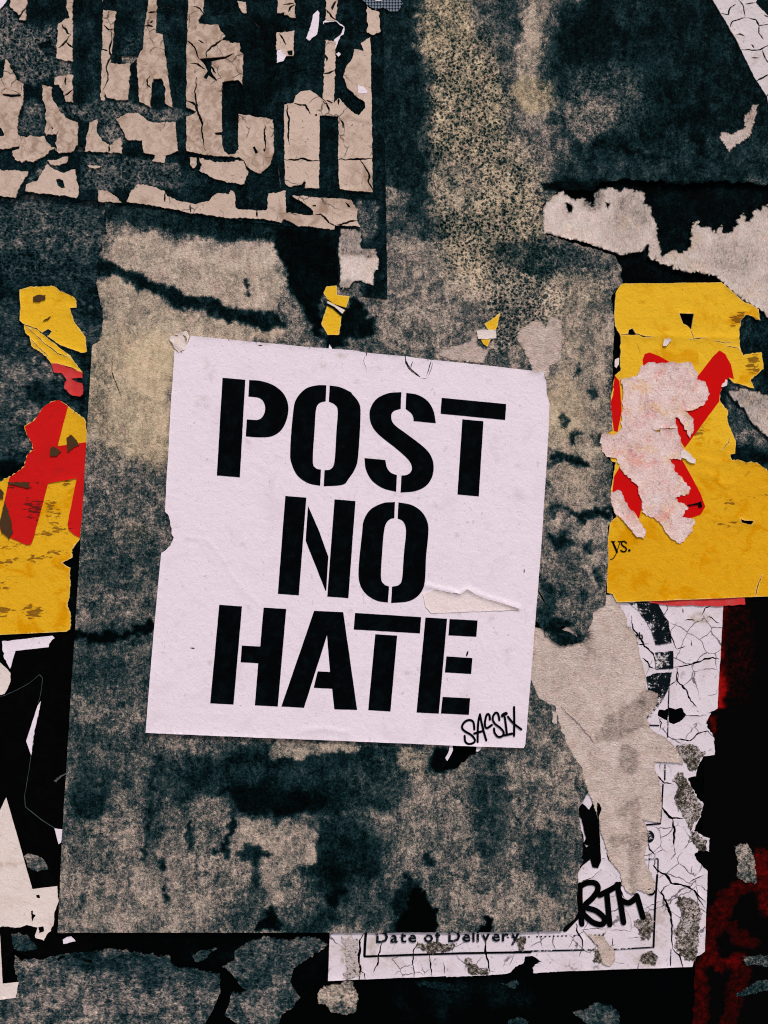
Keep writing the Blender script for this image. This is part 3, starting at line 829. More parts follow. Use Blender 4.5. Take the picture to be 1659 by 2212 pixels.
FR = [  # region, outline, roughness, holes, cracks
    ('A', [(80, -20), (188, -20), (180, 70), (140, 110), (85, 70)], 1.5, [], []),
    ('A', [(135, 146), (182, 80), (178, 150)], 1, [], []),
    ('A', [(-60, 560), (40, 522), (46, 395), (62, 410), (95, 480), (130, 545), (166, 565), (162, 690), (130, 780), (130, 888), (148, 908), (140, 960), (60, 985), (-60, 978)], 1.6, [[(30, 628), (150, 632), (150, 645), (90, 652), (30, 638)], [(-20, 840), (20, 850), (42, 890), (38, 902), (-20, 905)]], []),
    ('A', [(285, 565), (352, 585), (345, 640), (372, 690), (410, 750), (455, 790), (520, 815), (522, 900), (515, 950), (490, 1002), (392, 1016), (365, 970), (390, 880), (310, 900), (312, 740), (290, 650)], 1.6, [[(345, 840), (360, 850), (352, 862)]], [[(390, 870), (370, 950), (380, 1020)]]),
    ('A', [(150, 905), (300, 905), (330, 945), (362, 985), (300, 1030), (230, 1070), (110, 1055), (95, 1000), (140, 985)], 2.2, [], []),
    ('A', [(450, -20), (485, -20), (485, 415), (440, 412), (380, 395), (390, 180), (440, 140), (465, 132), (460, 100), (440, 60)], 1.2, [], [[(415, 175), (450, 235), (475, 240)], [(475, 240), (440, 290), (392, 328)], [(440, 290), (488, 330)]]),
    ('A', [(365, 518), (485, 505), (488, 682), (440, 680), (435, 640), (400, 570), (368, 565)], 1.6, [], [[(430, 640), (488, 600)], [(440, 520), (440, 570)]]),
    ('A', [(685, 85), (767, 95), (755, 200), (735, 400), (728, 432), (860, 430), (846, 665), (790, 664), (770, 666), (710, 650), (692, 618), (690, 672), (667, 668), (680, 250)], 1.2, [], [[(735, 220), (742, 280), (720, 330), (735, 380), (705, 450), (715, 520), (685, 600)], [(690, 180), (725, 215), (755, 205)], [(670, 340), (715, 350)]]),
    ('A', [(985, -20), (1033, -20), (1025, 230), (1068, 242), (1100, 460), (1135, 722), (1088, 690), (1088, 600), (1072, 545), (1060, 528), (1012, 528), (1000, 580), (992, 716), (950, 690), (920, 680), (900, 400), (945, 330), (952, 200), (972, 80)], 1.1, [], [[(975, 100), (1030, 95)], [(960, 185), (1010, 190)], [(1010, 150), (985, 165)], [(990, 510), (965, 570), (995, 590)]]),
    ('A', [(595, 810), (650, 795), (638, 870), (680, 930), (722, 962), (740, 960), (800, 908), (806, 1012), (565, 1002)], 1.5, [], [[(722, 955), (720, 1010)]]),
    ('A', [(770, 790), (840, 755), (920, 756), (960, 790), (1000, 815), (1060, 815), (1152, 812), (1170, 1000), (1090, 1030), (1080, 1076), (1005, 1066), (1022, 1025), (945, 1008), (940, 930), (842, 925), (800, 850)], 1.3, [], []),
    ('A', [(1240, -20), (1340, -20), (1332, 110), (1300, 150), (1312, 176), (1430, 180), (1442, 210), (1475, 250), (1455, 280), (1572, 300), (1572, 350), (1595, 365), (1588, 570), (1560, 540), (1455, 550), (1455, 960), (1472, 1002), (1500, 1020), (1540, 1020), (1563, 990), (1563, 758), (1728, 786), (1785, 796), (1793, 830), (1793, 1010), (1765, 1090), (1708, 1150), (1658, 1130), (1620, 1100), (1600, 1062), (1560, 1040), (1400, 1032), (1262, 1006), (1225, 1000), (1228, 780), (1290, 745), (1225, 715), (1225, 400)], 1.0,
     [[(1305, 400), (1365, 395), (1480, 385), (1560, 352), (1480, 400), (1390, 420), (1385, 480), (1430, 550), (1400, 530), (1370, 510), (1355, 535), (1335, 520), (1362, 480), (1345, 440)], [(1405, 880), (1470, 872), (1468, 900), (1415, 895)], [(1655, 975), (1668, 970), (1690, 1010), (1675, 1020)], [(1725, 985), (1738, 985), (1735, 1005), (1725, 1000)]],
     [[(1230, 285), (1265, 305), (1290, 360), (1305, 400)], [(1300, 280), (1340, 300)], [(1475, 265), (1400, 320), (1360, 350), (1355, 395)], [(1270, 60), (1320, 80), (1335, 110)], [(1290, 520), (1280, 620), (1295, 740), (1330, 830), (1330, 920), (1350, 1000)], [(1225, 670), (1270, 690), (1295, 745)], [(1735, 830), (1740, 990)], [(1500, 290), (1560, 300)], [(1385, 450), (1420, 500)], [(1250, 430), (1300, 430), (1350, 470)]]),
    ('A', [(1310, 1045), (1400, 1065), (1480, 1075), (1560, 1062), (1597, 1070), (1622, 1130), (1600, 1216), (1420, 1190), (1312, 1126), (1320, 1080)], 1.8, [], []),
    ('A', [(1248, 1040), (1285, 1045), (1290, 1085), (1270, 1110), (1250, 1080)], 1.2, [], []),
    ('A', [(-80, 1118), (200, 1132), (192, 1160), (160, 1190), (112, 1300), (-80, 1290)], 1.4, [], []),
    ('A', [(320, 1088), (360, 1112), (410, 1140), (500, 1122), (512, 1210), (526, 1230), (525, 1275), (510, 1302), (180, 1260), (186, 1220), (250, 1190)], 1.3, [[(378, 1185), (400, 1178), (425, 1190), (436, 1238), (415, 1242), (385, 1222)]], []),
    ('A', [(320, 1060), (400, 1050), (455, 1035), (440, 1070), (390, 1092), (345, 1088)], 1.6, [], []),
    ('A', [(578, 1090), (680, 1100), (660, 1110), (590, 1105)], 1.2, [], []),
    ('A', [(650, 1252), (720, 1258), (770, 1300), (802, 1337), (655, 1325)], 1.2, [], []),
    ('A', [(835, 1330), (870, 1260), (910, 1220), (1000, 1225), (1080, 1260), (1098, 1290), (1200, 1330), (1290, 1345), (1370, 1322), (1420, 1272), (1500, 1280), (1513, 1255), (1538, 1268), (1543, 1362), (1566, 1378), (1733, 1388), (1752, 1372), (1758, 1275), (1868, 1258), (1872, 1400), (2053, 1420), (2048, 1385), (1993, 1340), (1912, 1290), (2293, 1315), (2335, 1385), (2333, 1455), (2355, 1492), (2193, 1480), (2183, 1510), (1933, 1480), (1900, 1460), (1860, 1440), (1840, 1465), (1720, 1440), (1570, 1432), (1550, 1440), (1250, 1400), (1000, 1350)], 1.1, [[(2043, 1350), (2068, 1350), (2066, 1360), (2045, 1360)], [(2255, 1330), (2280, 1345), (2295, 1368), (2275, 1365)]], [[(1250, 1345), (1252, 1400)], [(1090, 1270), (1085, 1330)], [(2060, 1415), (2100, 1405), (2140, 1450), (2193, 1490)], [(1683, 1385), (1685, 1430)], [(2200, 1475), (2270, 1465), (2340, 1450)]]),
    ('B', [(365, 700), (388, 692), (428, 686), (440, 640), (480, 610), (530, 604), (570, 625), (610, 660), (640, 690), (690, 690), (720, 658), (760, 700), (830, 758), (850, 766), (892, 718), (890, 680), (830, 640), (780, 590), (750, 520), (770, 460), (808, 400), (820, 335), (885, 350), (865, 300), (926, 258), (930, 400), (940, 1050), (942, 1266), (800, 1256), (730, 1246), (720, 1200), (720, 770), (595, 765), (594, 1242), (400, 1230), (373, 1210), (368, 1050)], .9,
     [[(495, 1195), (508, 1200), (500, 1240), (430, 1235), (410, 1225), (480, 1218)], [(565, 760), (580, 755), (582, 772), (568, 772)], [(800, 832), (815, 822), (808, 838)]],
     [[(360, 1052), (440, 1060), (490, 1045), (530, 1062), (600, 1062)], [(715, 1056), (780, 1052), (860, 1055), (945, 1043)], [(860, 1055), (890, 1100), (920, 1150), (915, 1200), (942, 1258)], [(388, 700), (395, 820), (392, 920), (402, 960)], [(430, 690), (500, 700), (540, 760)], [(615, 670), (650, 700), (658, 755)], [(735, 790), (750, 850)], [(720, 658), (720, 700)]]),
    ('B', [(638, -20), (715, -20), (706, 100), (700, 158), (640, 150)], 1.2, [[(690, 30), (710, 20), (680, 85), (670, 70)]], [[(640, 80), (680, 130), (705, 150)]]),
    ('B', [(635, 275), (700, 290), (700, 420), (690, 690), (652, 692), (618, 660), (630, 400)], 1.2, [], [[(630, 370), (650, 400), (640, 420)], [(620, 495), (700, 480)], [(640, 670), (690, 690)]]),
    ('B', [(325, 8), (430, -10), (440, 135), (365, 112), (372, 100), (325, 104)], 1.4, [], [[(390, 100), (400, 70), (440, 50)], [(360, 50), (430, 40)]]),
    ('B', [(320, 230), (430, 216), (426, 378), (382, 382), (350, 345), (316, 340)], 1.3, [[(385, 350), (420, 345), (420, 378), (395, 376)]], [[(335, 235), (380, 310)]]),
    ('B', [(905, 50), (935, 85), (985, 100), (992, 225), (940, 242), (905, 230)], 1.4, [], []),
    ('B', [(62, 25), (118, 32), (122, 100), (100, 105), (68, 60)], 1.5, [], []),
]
zoff = 0.0
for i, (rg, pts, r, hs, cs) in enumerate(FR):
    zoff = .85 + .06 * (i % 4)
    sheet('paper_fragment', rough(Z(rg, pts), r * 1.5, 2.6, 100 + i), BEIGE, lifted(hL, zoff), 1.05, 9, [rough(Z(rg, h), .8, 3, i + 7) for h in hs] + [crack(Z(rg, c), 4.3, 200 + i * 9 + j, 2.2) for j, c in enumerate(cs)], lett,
          drt_shade([.08, .28, .14, .36, .2][i % 5] + (.18 if i < 12 else 0) - (.1 if i > 18 else 0), [('b', (500, 145, 36, 30), .6, {'dirt_shade': .55}), ('b', (360, 290, 40, 26), .6, {'dirt_shade': .4}), ('b', (20, 270, 60, 26), .5, {'dirt_shade': .5}), ('b', (75, 318, 30, 18), .5, {'dirt_shade': .6}), ('b', (770, 310, 40, 40), .3, {'dirt_shade': .25}), ('b', (770, 390, 34, 40), .3, {'dirt_shade': .3}), ('b', (765, 180, 30, 50), .3, {'dirt_shade': .25}), ('b', (540, 290, 30, 40), .4, {'dirt_shade': .25}), ('b', (710, 460, 40, 20), .4, {'dirt_shade': .3}), ('b', (420, 285, 16, 26), .6, {'dirt_shade': .5}), ('b', (340, 110, 18, 36), .4, {'dirt_shade': .3})], seed=i), .3, 6, seed=i)  # stains plus corner shade put into the colour, darker upper left, paler lower right
for i, pts in enumerate([Z('B', [(585, 85), (600, 100), (592, 160), (580, 240), (530, 282), (510, 268), (540, 190), (555, 110)]), Z('B', [(320, 345), (345, 340), (380, 375), (362, 412), (320, 428)]), Z('B', [(845, 572), (880, 580), (912, 608), (905, 625), (848, 622)]),
                         Z('B', [(705, 370), (720, 358), (735, 372), (722, 385)])]):
    sheet('white_chip', rough(pts, 1.2, 3, 40 + i), WHITE, lifted(hL, .9), .5, 9, parent=lett, fields=drt_shade(0), curl=.3, curl_w=5)
nailc = sheet('white_chip', rough(Z('B', [(620, 160), (650, 138), (700, 150), (760, 190), (755, 240), (730, 250), (700, 340), (678, 318), (690, 280), (640, 230)]), 1.2, 3, 45), WHITE, lifted(hL, .95), .5, 9, [rough(Z('B', [(626, 165), (700, 155), (752, 195), (735, 240), (690, 278), (640, 250), (622, 210)]), 1, 3, 3)], lett, drt_shade(0))
# pale pasted square at the poster's lower corner
sheet('pale_patch', rough(Z('M', [(232, 170, 1), (370, 182, 2), (378, 240, 2), (372, 292, 1.5), (468, 305, 2), (482, 380, 2), (478, 440, 2), (455, 462, 1), (450, 545, .6), (388, 530, 1.5), (372, 515, 2), (322, 520, 2), (300, 558, 2.5), (250, 580, 2), (226, 540, 1), (236, 430, 1), (216, 350, 1)]), 1.5, 3.5, 77), PALE_PLY, lifted(hL, .45), .6, 6, [], lett,
      drt_shade(-.16, [('p', Z('M', [(225, 150), (520, 150), (520, 345), (400, 360), (225, 345)]), 5, {'dirt_shade': .34}), ('b', (735, 620, 30, 16), .5, {'dirt_shade': .3})]))

# ------------------------------------------------------------------ yellow scraps
def ink(parent, outs, mat, hf, dz, name='printed_shape', step=12, holes=(), fields=None):
    return sheet(name, outs, mat, lifted(hf, dz), .06, step, holes, parent, fields)


hY1 = Flat(2.0, .35, 60, 3)
y1 = thing('yellow_scrap', 110, 858)
sheet('paper_sheet', rough(Z('D', [(135, 570, 1), (200, 550, 1.5), (350, 545, 1.5), (400, 575, 2), (480, 610, 2), (508, 650, 2), (505, 685, 1.5), (465, 690, 1.5), (490, 780, 1.5), (560, 870, 1.5), (572, 975, 1.5), (540, 980, 1), (400, 930, 1), (240, 820, 1), (165, 795, 1.5), (135, 770, 1.5), (140, 650, 1)]), 1.5, 3.5, 9), YELLOW, hY1, 1.2, 7,
      [rough(Z('D', [(275, 850), (320, 825), (342, 838), (325, 865), (300, 872)]), 1, 3, 2)], y1, drt_shade(.1), .7, 7, True, 3)
sheet('lower_fold', rough(Z('D', [(165, 800, 1), (250, 830, 1.5), (320, 890, 1), (400, 950, 1), (450, 990, 1.5), (470, 1010, 1.5), (545, 1105, 2), (535, 1110, 1), (470, 1075, .5), (380, 1050, .5), (340, 1050, 1.5), (310, 1005, 1.5), (210, 935, 2), (205, 880, 1.5), (170, 850, 1.5)]), 1.5, 3.5, 19), YELLOW, Flat(2.4, .6, 30, 9), 1.4, 6, [crack(Z('D', [(190, 820), (300, 920), (390, 990), (460, 1010)]), 2, 4), crack(Z('D', [(210, 890), (260, 950), (330, 1010)]), 1.6, 6)], y1, drt_shade(.15), .6, 6, True, 5)
sheet('red_print', rough(Z('D', [(340, 1052, 1), (380, 1050, .6), (470, 1078, .6), (545, 1112, 1.5), (545, 1140, 1.5), (470, 1150, 2), (545, 1180, 2), (548, 1250, 1.5), (530, 1265, 1.5), (480, 1265, 2), (428, 1205, 2), (430, 1175, 2), (445, 1160, 1.5), (410, 1115, 1.5), (360, 1110, 1.5)]), 1.5, 3.5, 29), REDW, Flat(2.3, .4, 30, 4), 1.2, 6, [], y1, None, .4, 5)
for pts in [Z('D', [(222, 618), (250, 600), (305, 603), (300, 630), (265, 648), (222, 650)]), Z('D', [(285, 775), (320, 755), (335, 742), (322, 765)])]:
    sheet('dirt_smear', rough(pts, 1.5, 2.5, int(pts[0][0])), mat_paper('brown smear', (.06, .028, .010), (.02, .012, .006), .5, .3, (.01, .008, .006), .3, .3) if 'brown smear' not in bpy.data.materials else bpy.data.materials['brown smear'], lifted(hY1, .75), .7, 8, [], y1, drt_shade(0))
tag(y1, 'curled yellow poster scrap with a red tail, highest at the left', 'poster scrap')

hY2 = Flat(1.9, .25, 120, 13)
y2 = thing('yellow_scrap', 60, 1370)
Y2 = Z('D', [(390, 1285, 1.5), (450, 1325, 2), (500, 1370, 2), (560, 1420, 2), (572, 1490, 1)]) + Z('E', [(572, 70, 1), (560, 250, 1.5), (545, 500, 1.5), (530, 690, 1), (480, 770, 2), (478, 820, 1.5), (412, 855, 1.5), (462, 890, 2), (465, 980, 2), (452, 1130, 2.5), (465, 1220, 2), (462, 1290, 1), (440, 1304, .5), (0, 1325, .5)]) + [(-260, 1385, 1), (-260, 1010, 1)] + Z('E', [(0, 322, 3), (80, 290, 3), (165, 230, 3), (185, 150, 3), (220, 120, 3), (215, 60, 3), (180, 20, 3), (200, 0, 2)]) + Z('D', [(225, 1590, 2), (180, 1510, 2), (168, 1460, 2), (230, 1420, 2), (290, 1330, 2), (340, 1300, 2)])
sheet('paper_sheet', rough(Y2, 1.5, 4, 39), YELLOW, hY2, 1.6, 8, [crack(Z('E', [(412, 855), (460, 850), (500, 835)]), 3, 3)], y2,
      drt_shade(.4, [('b', (70, 1320, 26, 14), .6, {'scuff': 1.0}), ('b', (10, 1322, 26, 12), .6, {'scuff': .9}), ('s', ([(0, 1216), (90, 1204), (150, 1188)], 6), .7, {'scuff': .9}), ('s', ([(60, 1156), (150, 1143)], 4), .7, {'scuff': .9}), ('b', (118, 1110, 16, 30), .8, {'scuff': .7}), ('b', (150, 1045, 14, 10), .6, {'scuff': .9}), ('b', (10, 1260, 30, 14), .8, {'scuff': .6}), ('b', (20, 1180, 40, 10), .8, {'scuff': .5})]), .5, 8, True, 7)
RS = [Z('D', [(390, 1287), (450, 1327), (382, 1588), (575, 1562)]) + Z('E', [(568, 90), (560, 250), (545, 510), (528, 694), (490, 670), (455, 640), (448, 600), (480, 440), (508, 305), (320, 338), (225, 700), (210, 735), (180, 740), (90, 700), (20, 660), (5, 620), (40, 440), (70, 300), (165, 232), (187, 150), (222, 120), (217, 60), (182, 22), (202, 2)]) + Z('D', [(227, 1590), (182, 1510), (170, 1460), (232, 1420), (292, 1330), (342, 1300)])]
sheet('red_print', rough(RS[0], .5, 4, 59), mat_paper('red letter ink', (.55, .005, .005), (.36, .008, .008), .5, .3, (.045, .006, .004), .05, .3, blotch=False), lifted(hY2, .14), .1, 8, [], y2, fields=drt_shade(0, [('b', (75, 1100, 30, 26), .8, {'scuff': .8}), ('s', ([(20, 1050), (90, 1045)], 8), .8, {'scuff': .7}), ('b', (150, 1130, 20, 10), .8, {'scuff': .7})]), curl=.5, curl_w=8, seed=7)
for pts in [Z('E', [(440, 40), (470, 22), (500, 50), (525, 90), (490, 100), (450, 135), (445, 95)]), Z('E', [(335, 110), (350, 95), (405, 130), (380, 160), (335, 160)]), Z('E', [(60, 330), (200, 328), (195, 370), (120, 352), (70, 345)]), Z('E', [(0, 360), (30, 400), (28, 440), (0, 440)]), Z('E', [(5, 590), (40, 450), (75, 560), (90, 650), (70, 700), (20, 660)])]:
    sheet('dirt_smear', rough(pts, 1.5, 3, int(pts[0][0])), mat_paper('brown smear', (.05, .022, .008), (.02, .012, .006), .5, .3, (.01, .008, .006), .3, .3) if 'brown smear' not in bpy.data.materials else bpy.data.materials['brown smear'], lifted(hY2, .85), .7, 8, [], y2, drt_shade(0))
tag(y2, 'yellow poster remnant with a big red letter at the left edge', 'poster scrap')

hY3 = lifted(hA, .5)
y3 = thing('yellow_scrap', 717, 726)
sheet('paper_sheet', rough(Z('M', [(145, 550, .6), (210, 545, .6), (212, 605, .6), (295, 615, 1), (270, 690, 1.5), (242, 742, 1.5), (235, 800, 1.5), (225, 865, .6), (150, 866, 1.5), (112, 790, 1.5), (142, 690, 1), (150, 640, 1.5), (125, 590, 1)]), 1, 3, 8), YELLOW, hY3, .8, 8, [], y3, drt_shade(0), .2, 5, True)
ink(y3, Z('M', [(147, 640), (210, 670), (272, 690), (262, 712), (200, 668), (148, 632)]), BLACKINK, hY3, .30, 'black_line')
ink(y3, Z('M', [(150, 645), (200, 672), (264, 704), (246, 728), (195, 682), (150, 660)]), CREAM, hY3, .40, 'white_stripe', fields=drt_shade(0))
ink(y3, Z('M', [(146, 660), (195, 685), (250, 732), (240, 745), (185, 695), (142, 672)]), BLACKINK, hY3, .48, 'black_line')
tag(y3, 'small yellow paper chip with a black and white stripe, above the sticker', 'poster scrap')
y4 = thing('yellow_scrap', 1060, 755)
sheet('paper_sheet', rough(Z('M', [(1272, 720), (1262, 780), (1240, 850), (1200, 832), (1168, 795), (1210, 770)]), 1.5, 3, 8), YELLOW, lifted(hA, .6), .8, 8, [], y4, drt_shade(0), .3, 5, True)
sheet('white_flake', rough(Z('M', [(1118, 840), (1180, 828), (1242, 834), (1250, 890), (1130, 892)]), 1.5, 3, 12), CREAM, lifted(hA, .75), .8, 8, [], y4, drt_shade(.1), .3, 5)
sheet('lower_flake', rough(Z('M', [(1148, 895), (1212, 894), (1190, 942), (1165, 925)]), 1.2, 3, 14), YELLOW, lifted(hA, .6), .8, 8, [], y4, drt_shade(.2), .2, 5)
tag(y4, 'tiny yellow and cream paper flakes stuck above the sticker\'s right half', 'poster scrap')

# ------------------------------------------------------------------ cream torn sheet and grey ply, upper right
hW = Flat(1.9, .35, 90, 33)
W_out = Z('C', [(185, 1350, 2), (240, 1280, 5.1), (320, 1248, 5.1), (350, 1290, 5.1), (400, 1310, 5.1), (450, 1285, 5.1), (510, 1345, 5.1), (532, 1250, 6.8), (640, 1228, 6.8), (760, 1240, 6.8), (830, 1262, 6.8), (880, 1340, 5.1), (912, 1420, 5.1), (940, 1500, 5.1), (955, 1620, 5.1)]) + Z('H', [(965, 180, 5.1), (1040, 145, 5.1), (1095, 165, 5.1), (1130, 130, 5.1), (1145, 20, 2)]) + Z('C', [(1148, 1480, 5.1), (1185, 1430, 6.8), (1215, 1475, 6.8), (1250, 1480, 6.8), (1312, 1520, 6.8), (1345, 1470, 8.5), (1400, 1550, 8.5), (1440, 1480, 8.5), (1480, 1390, 8.5), (1525, 1450, 8.5), (1565, 1370, 8.5), (1659, 1345, 6.8)]) + [(1900, 920, 5.1), (1900, 720, 5.1), (1900, 690, 5.1)] + Z('H', [(1700, 600, 6.8), (1660, 590, 5.1), (1590, 530, 2), (1480, 470, 2), (1400, 400, 2), (1350, 350, 5.1), (1230, 300, 6.8), (1150, 300, 6.8), (1060, 282, 6.8), (1000, 240, 6.8), (960, 240, 5.1), (868, 185, 2), (872, 110, 2), (850, 150, 1.5), (700, 185, 2), (640, 155, 2), (560, 135, 2), (480, 105, 2), (300, 60, 2), (182, 38, 1)])
W_holes = [rough(Z('C', [(338, 1330), (375, 1350), (372, 1390), (350, 1385)]), 1, 3, 4), rough(Z('C', [(600, 1330), (615, 1340), (605, 1360)]), .6, 3, 5)]
torn = sheet('torn_sheet', rough(W_out, 3, 4, 88), PALE_PLY, hW, 1.6, 7, W_holes, None, drt_shade(.02, [('b', (1230, 490, 60, 70), .5, {'dirt_shade': -.12}), ('b', (1360, 470, 40, 50), .6, {'dirt_shade': .2}), ('s', (Z('C', [(500, 1330), (520, 1320)]), 20), .7, {'dirt_shade': .35}), ('b', (1580, 560, 60, 40), .6, {'dirt_shade': .16}), ('b', (1620, 680, 50, 50), .6, {'dirt_shade': .0})]), .6, 8, True)
tag(torn, 'cream fibrous torn paper above the large yellow poster at the right', 'poster remnant')

g2 = sheet('torn_sheet', rough(Z('H', [(1380, 1065, 3), (1500, 1038, 2), (1560, 1060, 3), (1659, 1092, 3)]) + [(1900, 860, 3), (1900, 1010, 3)] + Z('H', [(1659, 1372, 3), (1600, 1335, 3), (1525, 1250, 3), (1500, 1195, 3), (1425, 1125, 3)]), 3, 4, 71), PALE_PLY, Flat(2.0, .3, 60, 7), 1.2, 7, [], None, drt_shade(.16, [('b', (1640, 860, 60, 12), .6, {'dirt_shade': .3})]), .6, 8)
tag(g2, 'small pale grey torn strip at the right edge beside the yellow poster', 'poster remnant')
g3 = sheet('torn_sheet', rough(Z('H', [(1340, 1090, 3), (1390, 980, 3), (1480, 560, 2), (1560, 560, 3), (1660, 560, 3)]) + [(1900, 680, 3), (1900, 1080, 3)] + Z('H', [(1659, 1620, 3), (1590, 1545, 3), (1400, 1530, 3), (1380, 1300, 2), (1350, 1150, 2)]), 2, 5, 76), MOTTLE, Flat(1.1, .3, 60, 17), 1.1, 8, [], None, mot(.22, 0, .2, [PG(Z('H', [(1380, 1100), (1430, 1130), (1500, 1190), (1530, 1260), (1659, 1390), (1659, 1470), (1560, 1480), (1440, 1440), (1400, 1300), (1385, 1180)]), 6, .43), B(1640, 780, 60, 60, .16), B(1600, 830, 40, 16, .36, .5), B(1600, 990, 60, 26, .12, .6)], 9, 6))
tag(g3, 'dark grey mottled ply in the bites torn out of the yellow poster', 'poster remnant')

# ------------------------------------------------------------------ large yellow poster at the right
hY = Flat(2.3, .35, 130, 47, lambda x, y: .5 * np.exp(-((y - (726 + .02 * (x - 1340))) / 7.0) ** 2) + .5 * np.exp(-(seg_dist(x, y, Z('Q', [(780, 985), (960, 1000), (1180, 1040)])) / 4) ** 2) + .6 * np.exp(-(seg_dist(x, y, Z('Q', [(790, 1170), (930, 1185), (1050, 1215), (1100, 1320), (1190, 1280)])) / 3) ** 2) + .35 * fbm(x / 22, y / 34, 8, 3))
yp = thing('yellow_poster', 1500, 1305)
YO = Z('H', [(700, 365, .8), (1348, 356, 1), (1400, 400, 1.5), (1480, 470, 1.5), (1590, 530, 1.5), (1602, 604, 1.5), (1575, 598, 1.5), (1548, 575, 2), (1510, 568, 2), (1480, 600, 2), (1464, 680, 2), (1466, 780, 2), (1490, 832, 2), (1550, 818, 1.5), (1608, 810, 1.5), (1622, 920, 2), (1575, 960, 2), (1540, 990, 2), (1560, 1045, 2), (1430, 1012, 1.5), (1392, 975, 1.5), (1362, 1020, 1.5), (1338, 1080, 1.5), (1340, 1130, 2), (1390, 1190, 2), (1388, 1260, 2), (1410, 1320, 2), (1442, 1400, 1.5), (1436, 1472, 1.5), (1405, 1475, 1.5), (1418, 1515, 2), (1590, 1530, 2.5), (1659, 1590, 2)]) + [(1900, 1090, 1), (1900, 1288, .5)] + Z('I', [(1659, 1073, .5), (665, 1113, 1), (640, 1060, 1), (605, 1050, .6), (600, 900, .8), (608, 700, .8), (622, 600, 1.5), (662, 560, 2), (632, 480, 1.5), (625, 400, 1.5), (642, 290, 1.5), (662, 200, 2)]) + Z('H', [(640, 1520, 2), (560, 1400, 2), (560, 1345, 2), (640, 1320, 2), (622, 1140, 1.5), (640, 1040, 1.5), (655, 960, 1), (690, 930, 1.5), (690, 800, 1.5), (690, 700, 1.5), (655, 640, 1.5), (650, 570, 1), (660, 420, 1), (680, 380, 1)])
Y_holes = [rough(Z('H', [(1072, 557), (1168, 560), (1160, 610), (1152, 665), (1130, 640), (1100, 625)]), .6, 3, 1), rough(Z('H', [(738, 690), (745, 665), (770, 655), (792, 690), (780, 700)]), .8, 3, 2), rough(Z('I', [(1472, 570), (1500, 580), (1558, 584), (1545, 606), (1510, 600), (1480, 592)]), .8, 3, 3),
           crack(Z('H', [(690, 697), (800, 695), (840, 708), (900, 712)]), 2.6, 4), crack(Z('H', [(1150, 665), (1160, 700), (1165, 725)]), 1.6, 5), crack(Z('H', [(1140, 728), (1250, 716)]), 1.6, 6), crack(Z('H', [(1380, 770), (1460, 785)]), 1.4, 7), crack(Z('I', [(1612, 930), (1590, 985), (1575, 1050), (1560, 1080)]), 2.4, 8), crack(Z('Q', [(1165, 700), (1150, 780), (1065, 862)]), 1.6, 9), crack(Z('H', [(1290, 740), (1360, 745), (1415, 750)]), 1.4, 17)]
fl = [('b', (1440 + 140 * a, 900 + 330 * b, 4 + 3 * c, 3 + 2 * c), .8, {'dirt_shade': .9}) for a, b, c in np.random.RandomState(4).rand(34, 3)]
sheet('paper_sheet', rough(YO, 1.2, 4, 99), YELLOW, hY, 1.8, 7, Y_holes, yp, drt_shade(.05, [('b', (1600, 690, 26, 14), .5, {'dirt_shade': .7, 'scuff': 1.0}), ('b', (1625, 790, 14, 24), .6, {'scuff': 1.0}), ('s', (Z('I', [(1380, 470), (1500, 450), (1640, 400)]), 4), .7, {'scuff': .7}), ('b', (1560, 1130, 26, 8), .7, {'scuff': .7}), ('b', (1500, 930, 30, 20), .9, {'scuff': .5}), ('b', (1560, 1000, 100, 40), .6, {'dirt_shade': .4}), ('b', (1560, 1110, 80, 80), .7, {'dirt_shade': .5}), ('b', (1500, 1230, 260, 110), .6, {'dirt_shade': .62}), ('b', (1640, 1080, 60, 100), .6, {'dirt_shade': .6})] + fl), .5, 7, True, 3)
RD = [Z('H', [(835, 858), (848, 822), (880, 812), (940, 835), (1012, 876), (1010, 900), (840, 900)]), Z('H', [(1170, 1000), (1290, 842), (1335, 800), (1372, 822), (1410, 890), (1430, 985), (1398, 975), (1362, 1018), (1338, 1080), (1334, 1130), (1110, 1432), (1000, 1260), (1100, 1120)]),
      Z('I', [(980, 170), (1090, 182), (1145, 280), (1212, 405), (1243, 490), (1212, 540), (1150, 562), (1060, 560), (1000, 440)]), Z('H', [(656, 965), (684, 1000), (698, 1190), (672, 1330), (648, 1322), (622, 1140), (640, 1040)]), Z('I', [(688, 228), (720, 280), (800, 350), (832, 480), (806, 584), (740, 560), (660, 540), (640, 480), (636, 400), (650, 290)])]
for i, r_ in enumerate(RD):
    ink(yp, rough(r_, .5, 4, i), RED, hY, .16 + .02 * i, 'red_print')
PK = Z('H', [(800, 962), (822, 900), (862, 880), (1150, 880), (1202, 950), (1188, 990), (1232, 1002), (1272, 1080), (1242, 1150), (1200, 1170), (1150, 1192), (1112, 1190), (1170, 1250), (1162, 1340), (1140, 1372), (1062, 1232), (1044, 1240), (1060, 1330), (1090, 1420), (1102, 1450), (1082, 1512), (1010, 1505), (1062, 1610)]) + Z('I', [(1080, 290), (1142, 370), (1130, 410), (1050, 432), (1062, 455), (1132, 490), (1092, 556), (1182, 572), (1152, 660), (1078, 737), (1012, 690), (940, 592), (872, 546), (832, 532), (824, 450), (802, 358), (702, 262), (680, 228), (660, 170), (600, 165), (575, 140), (556, 60), (562, 20)]) + Z('H', [(556, 1350), (600, 1335), (650, 1352), (690, 1310), (700, 1180), (705, 1080), (690, 985), (740, 975)])
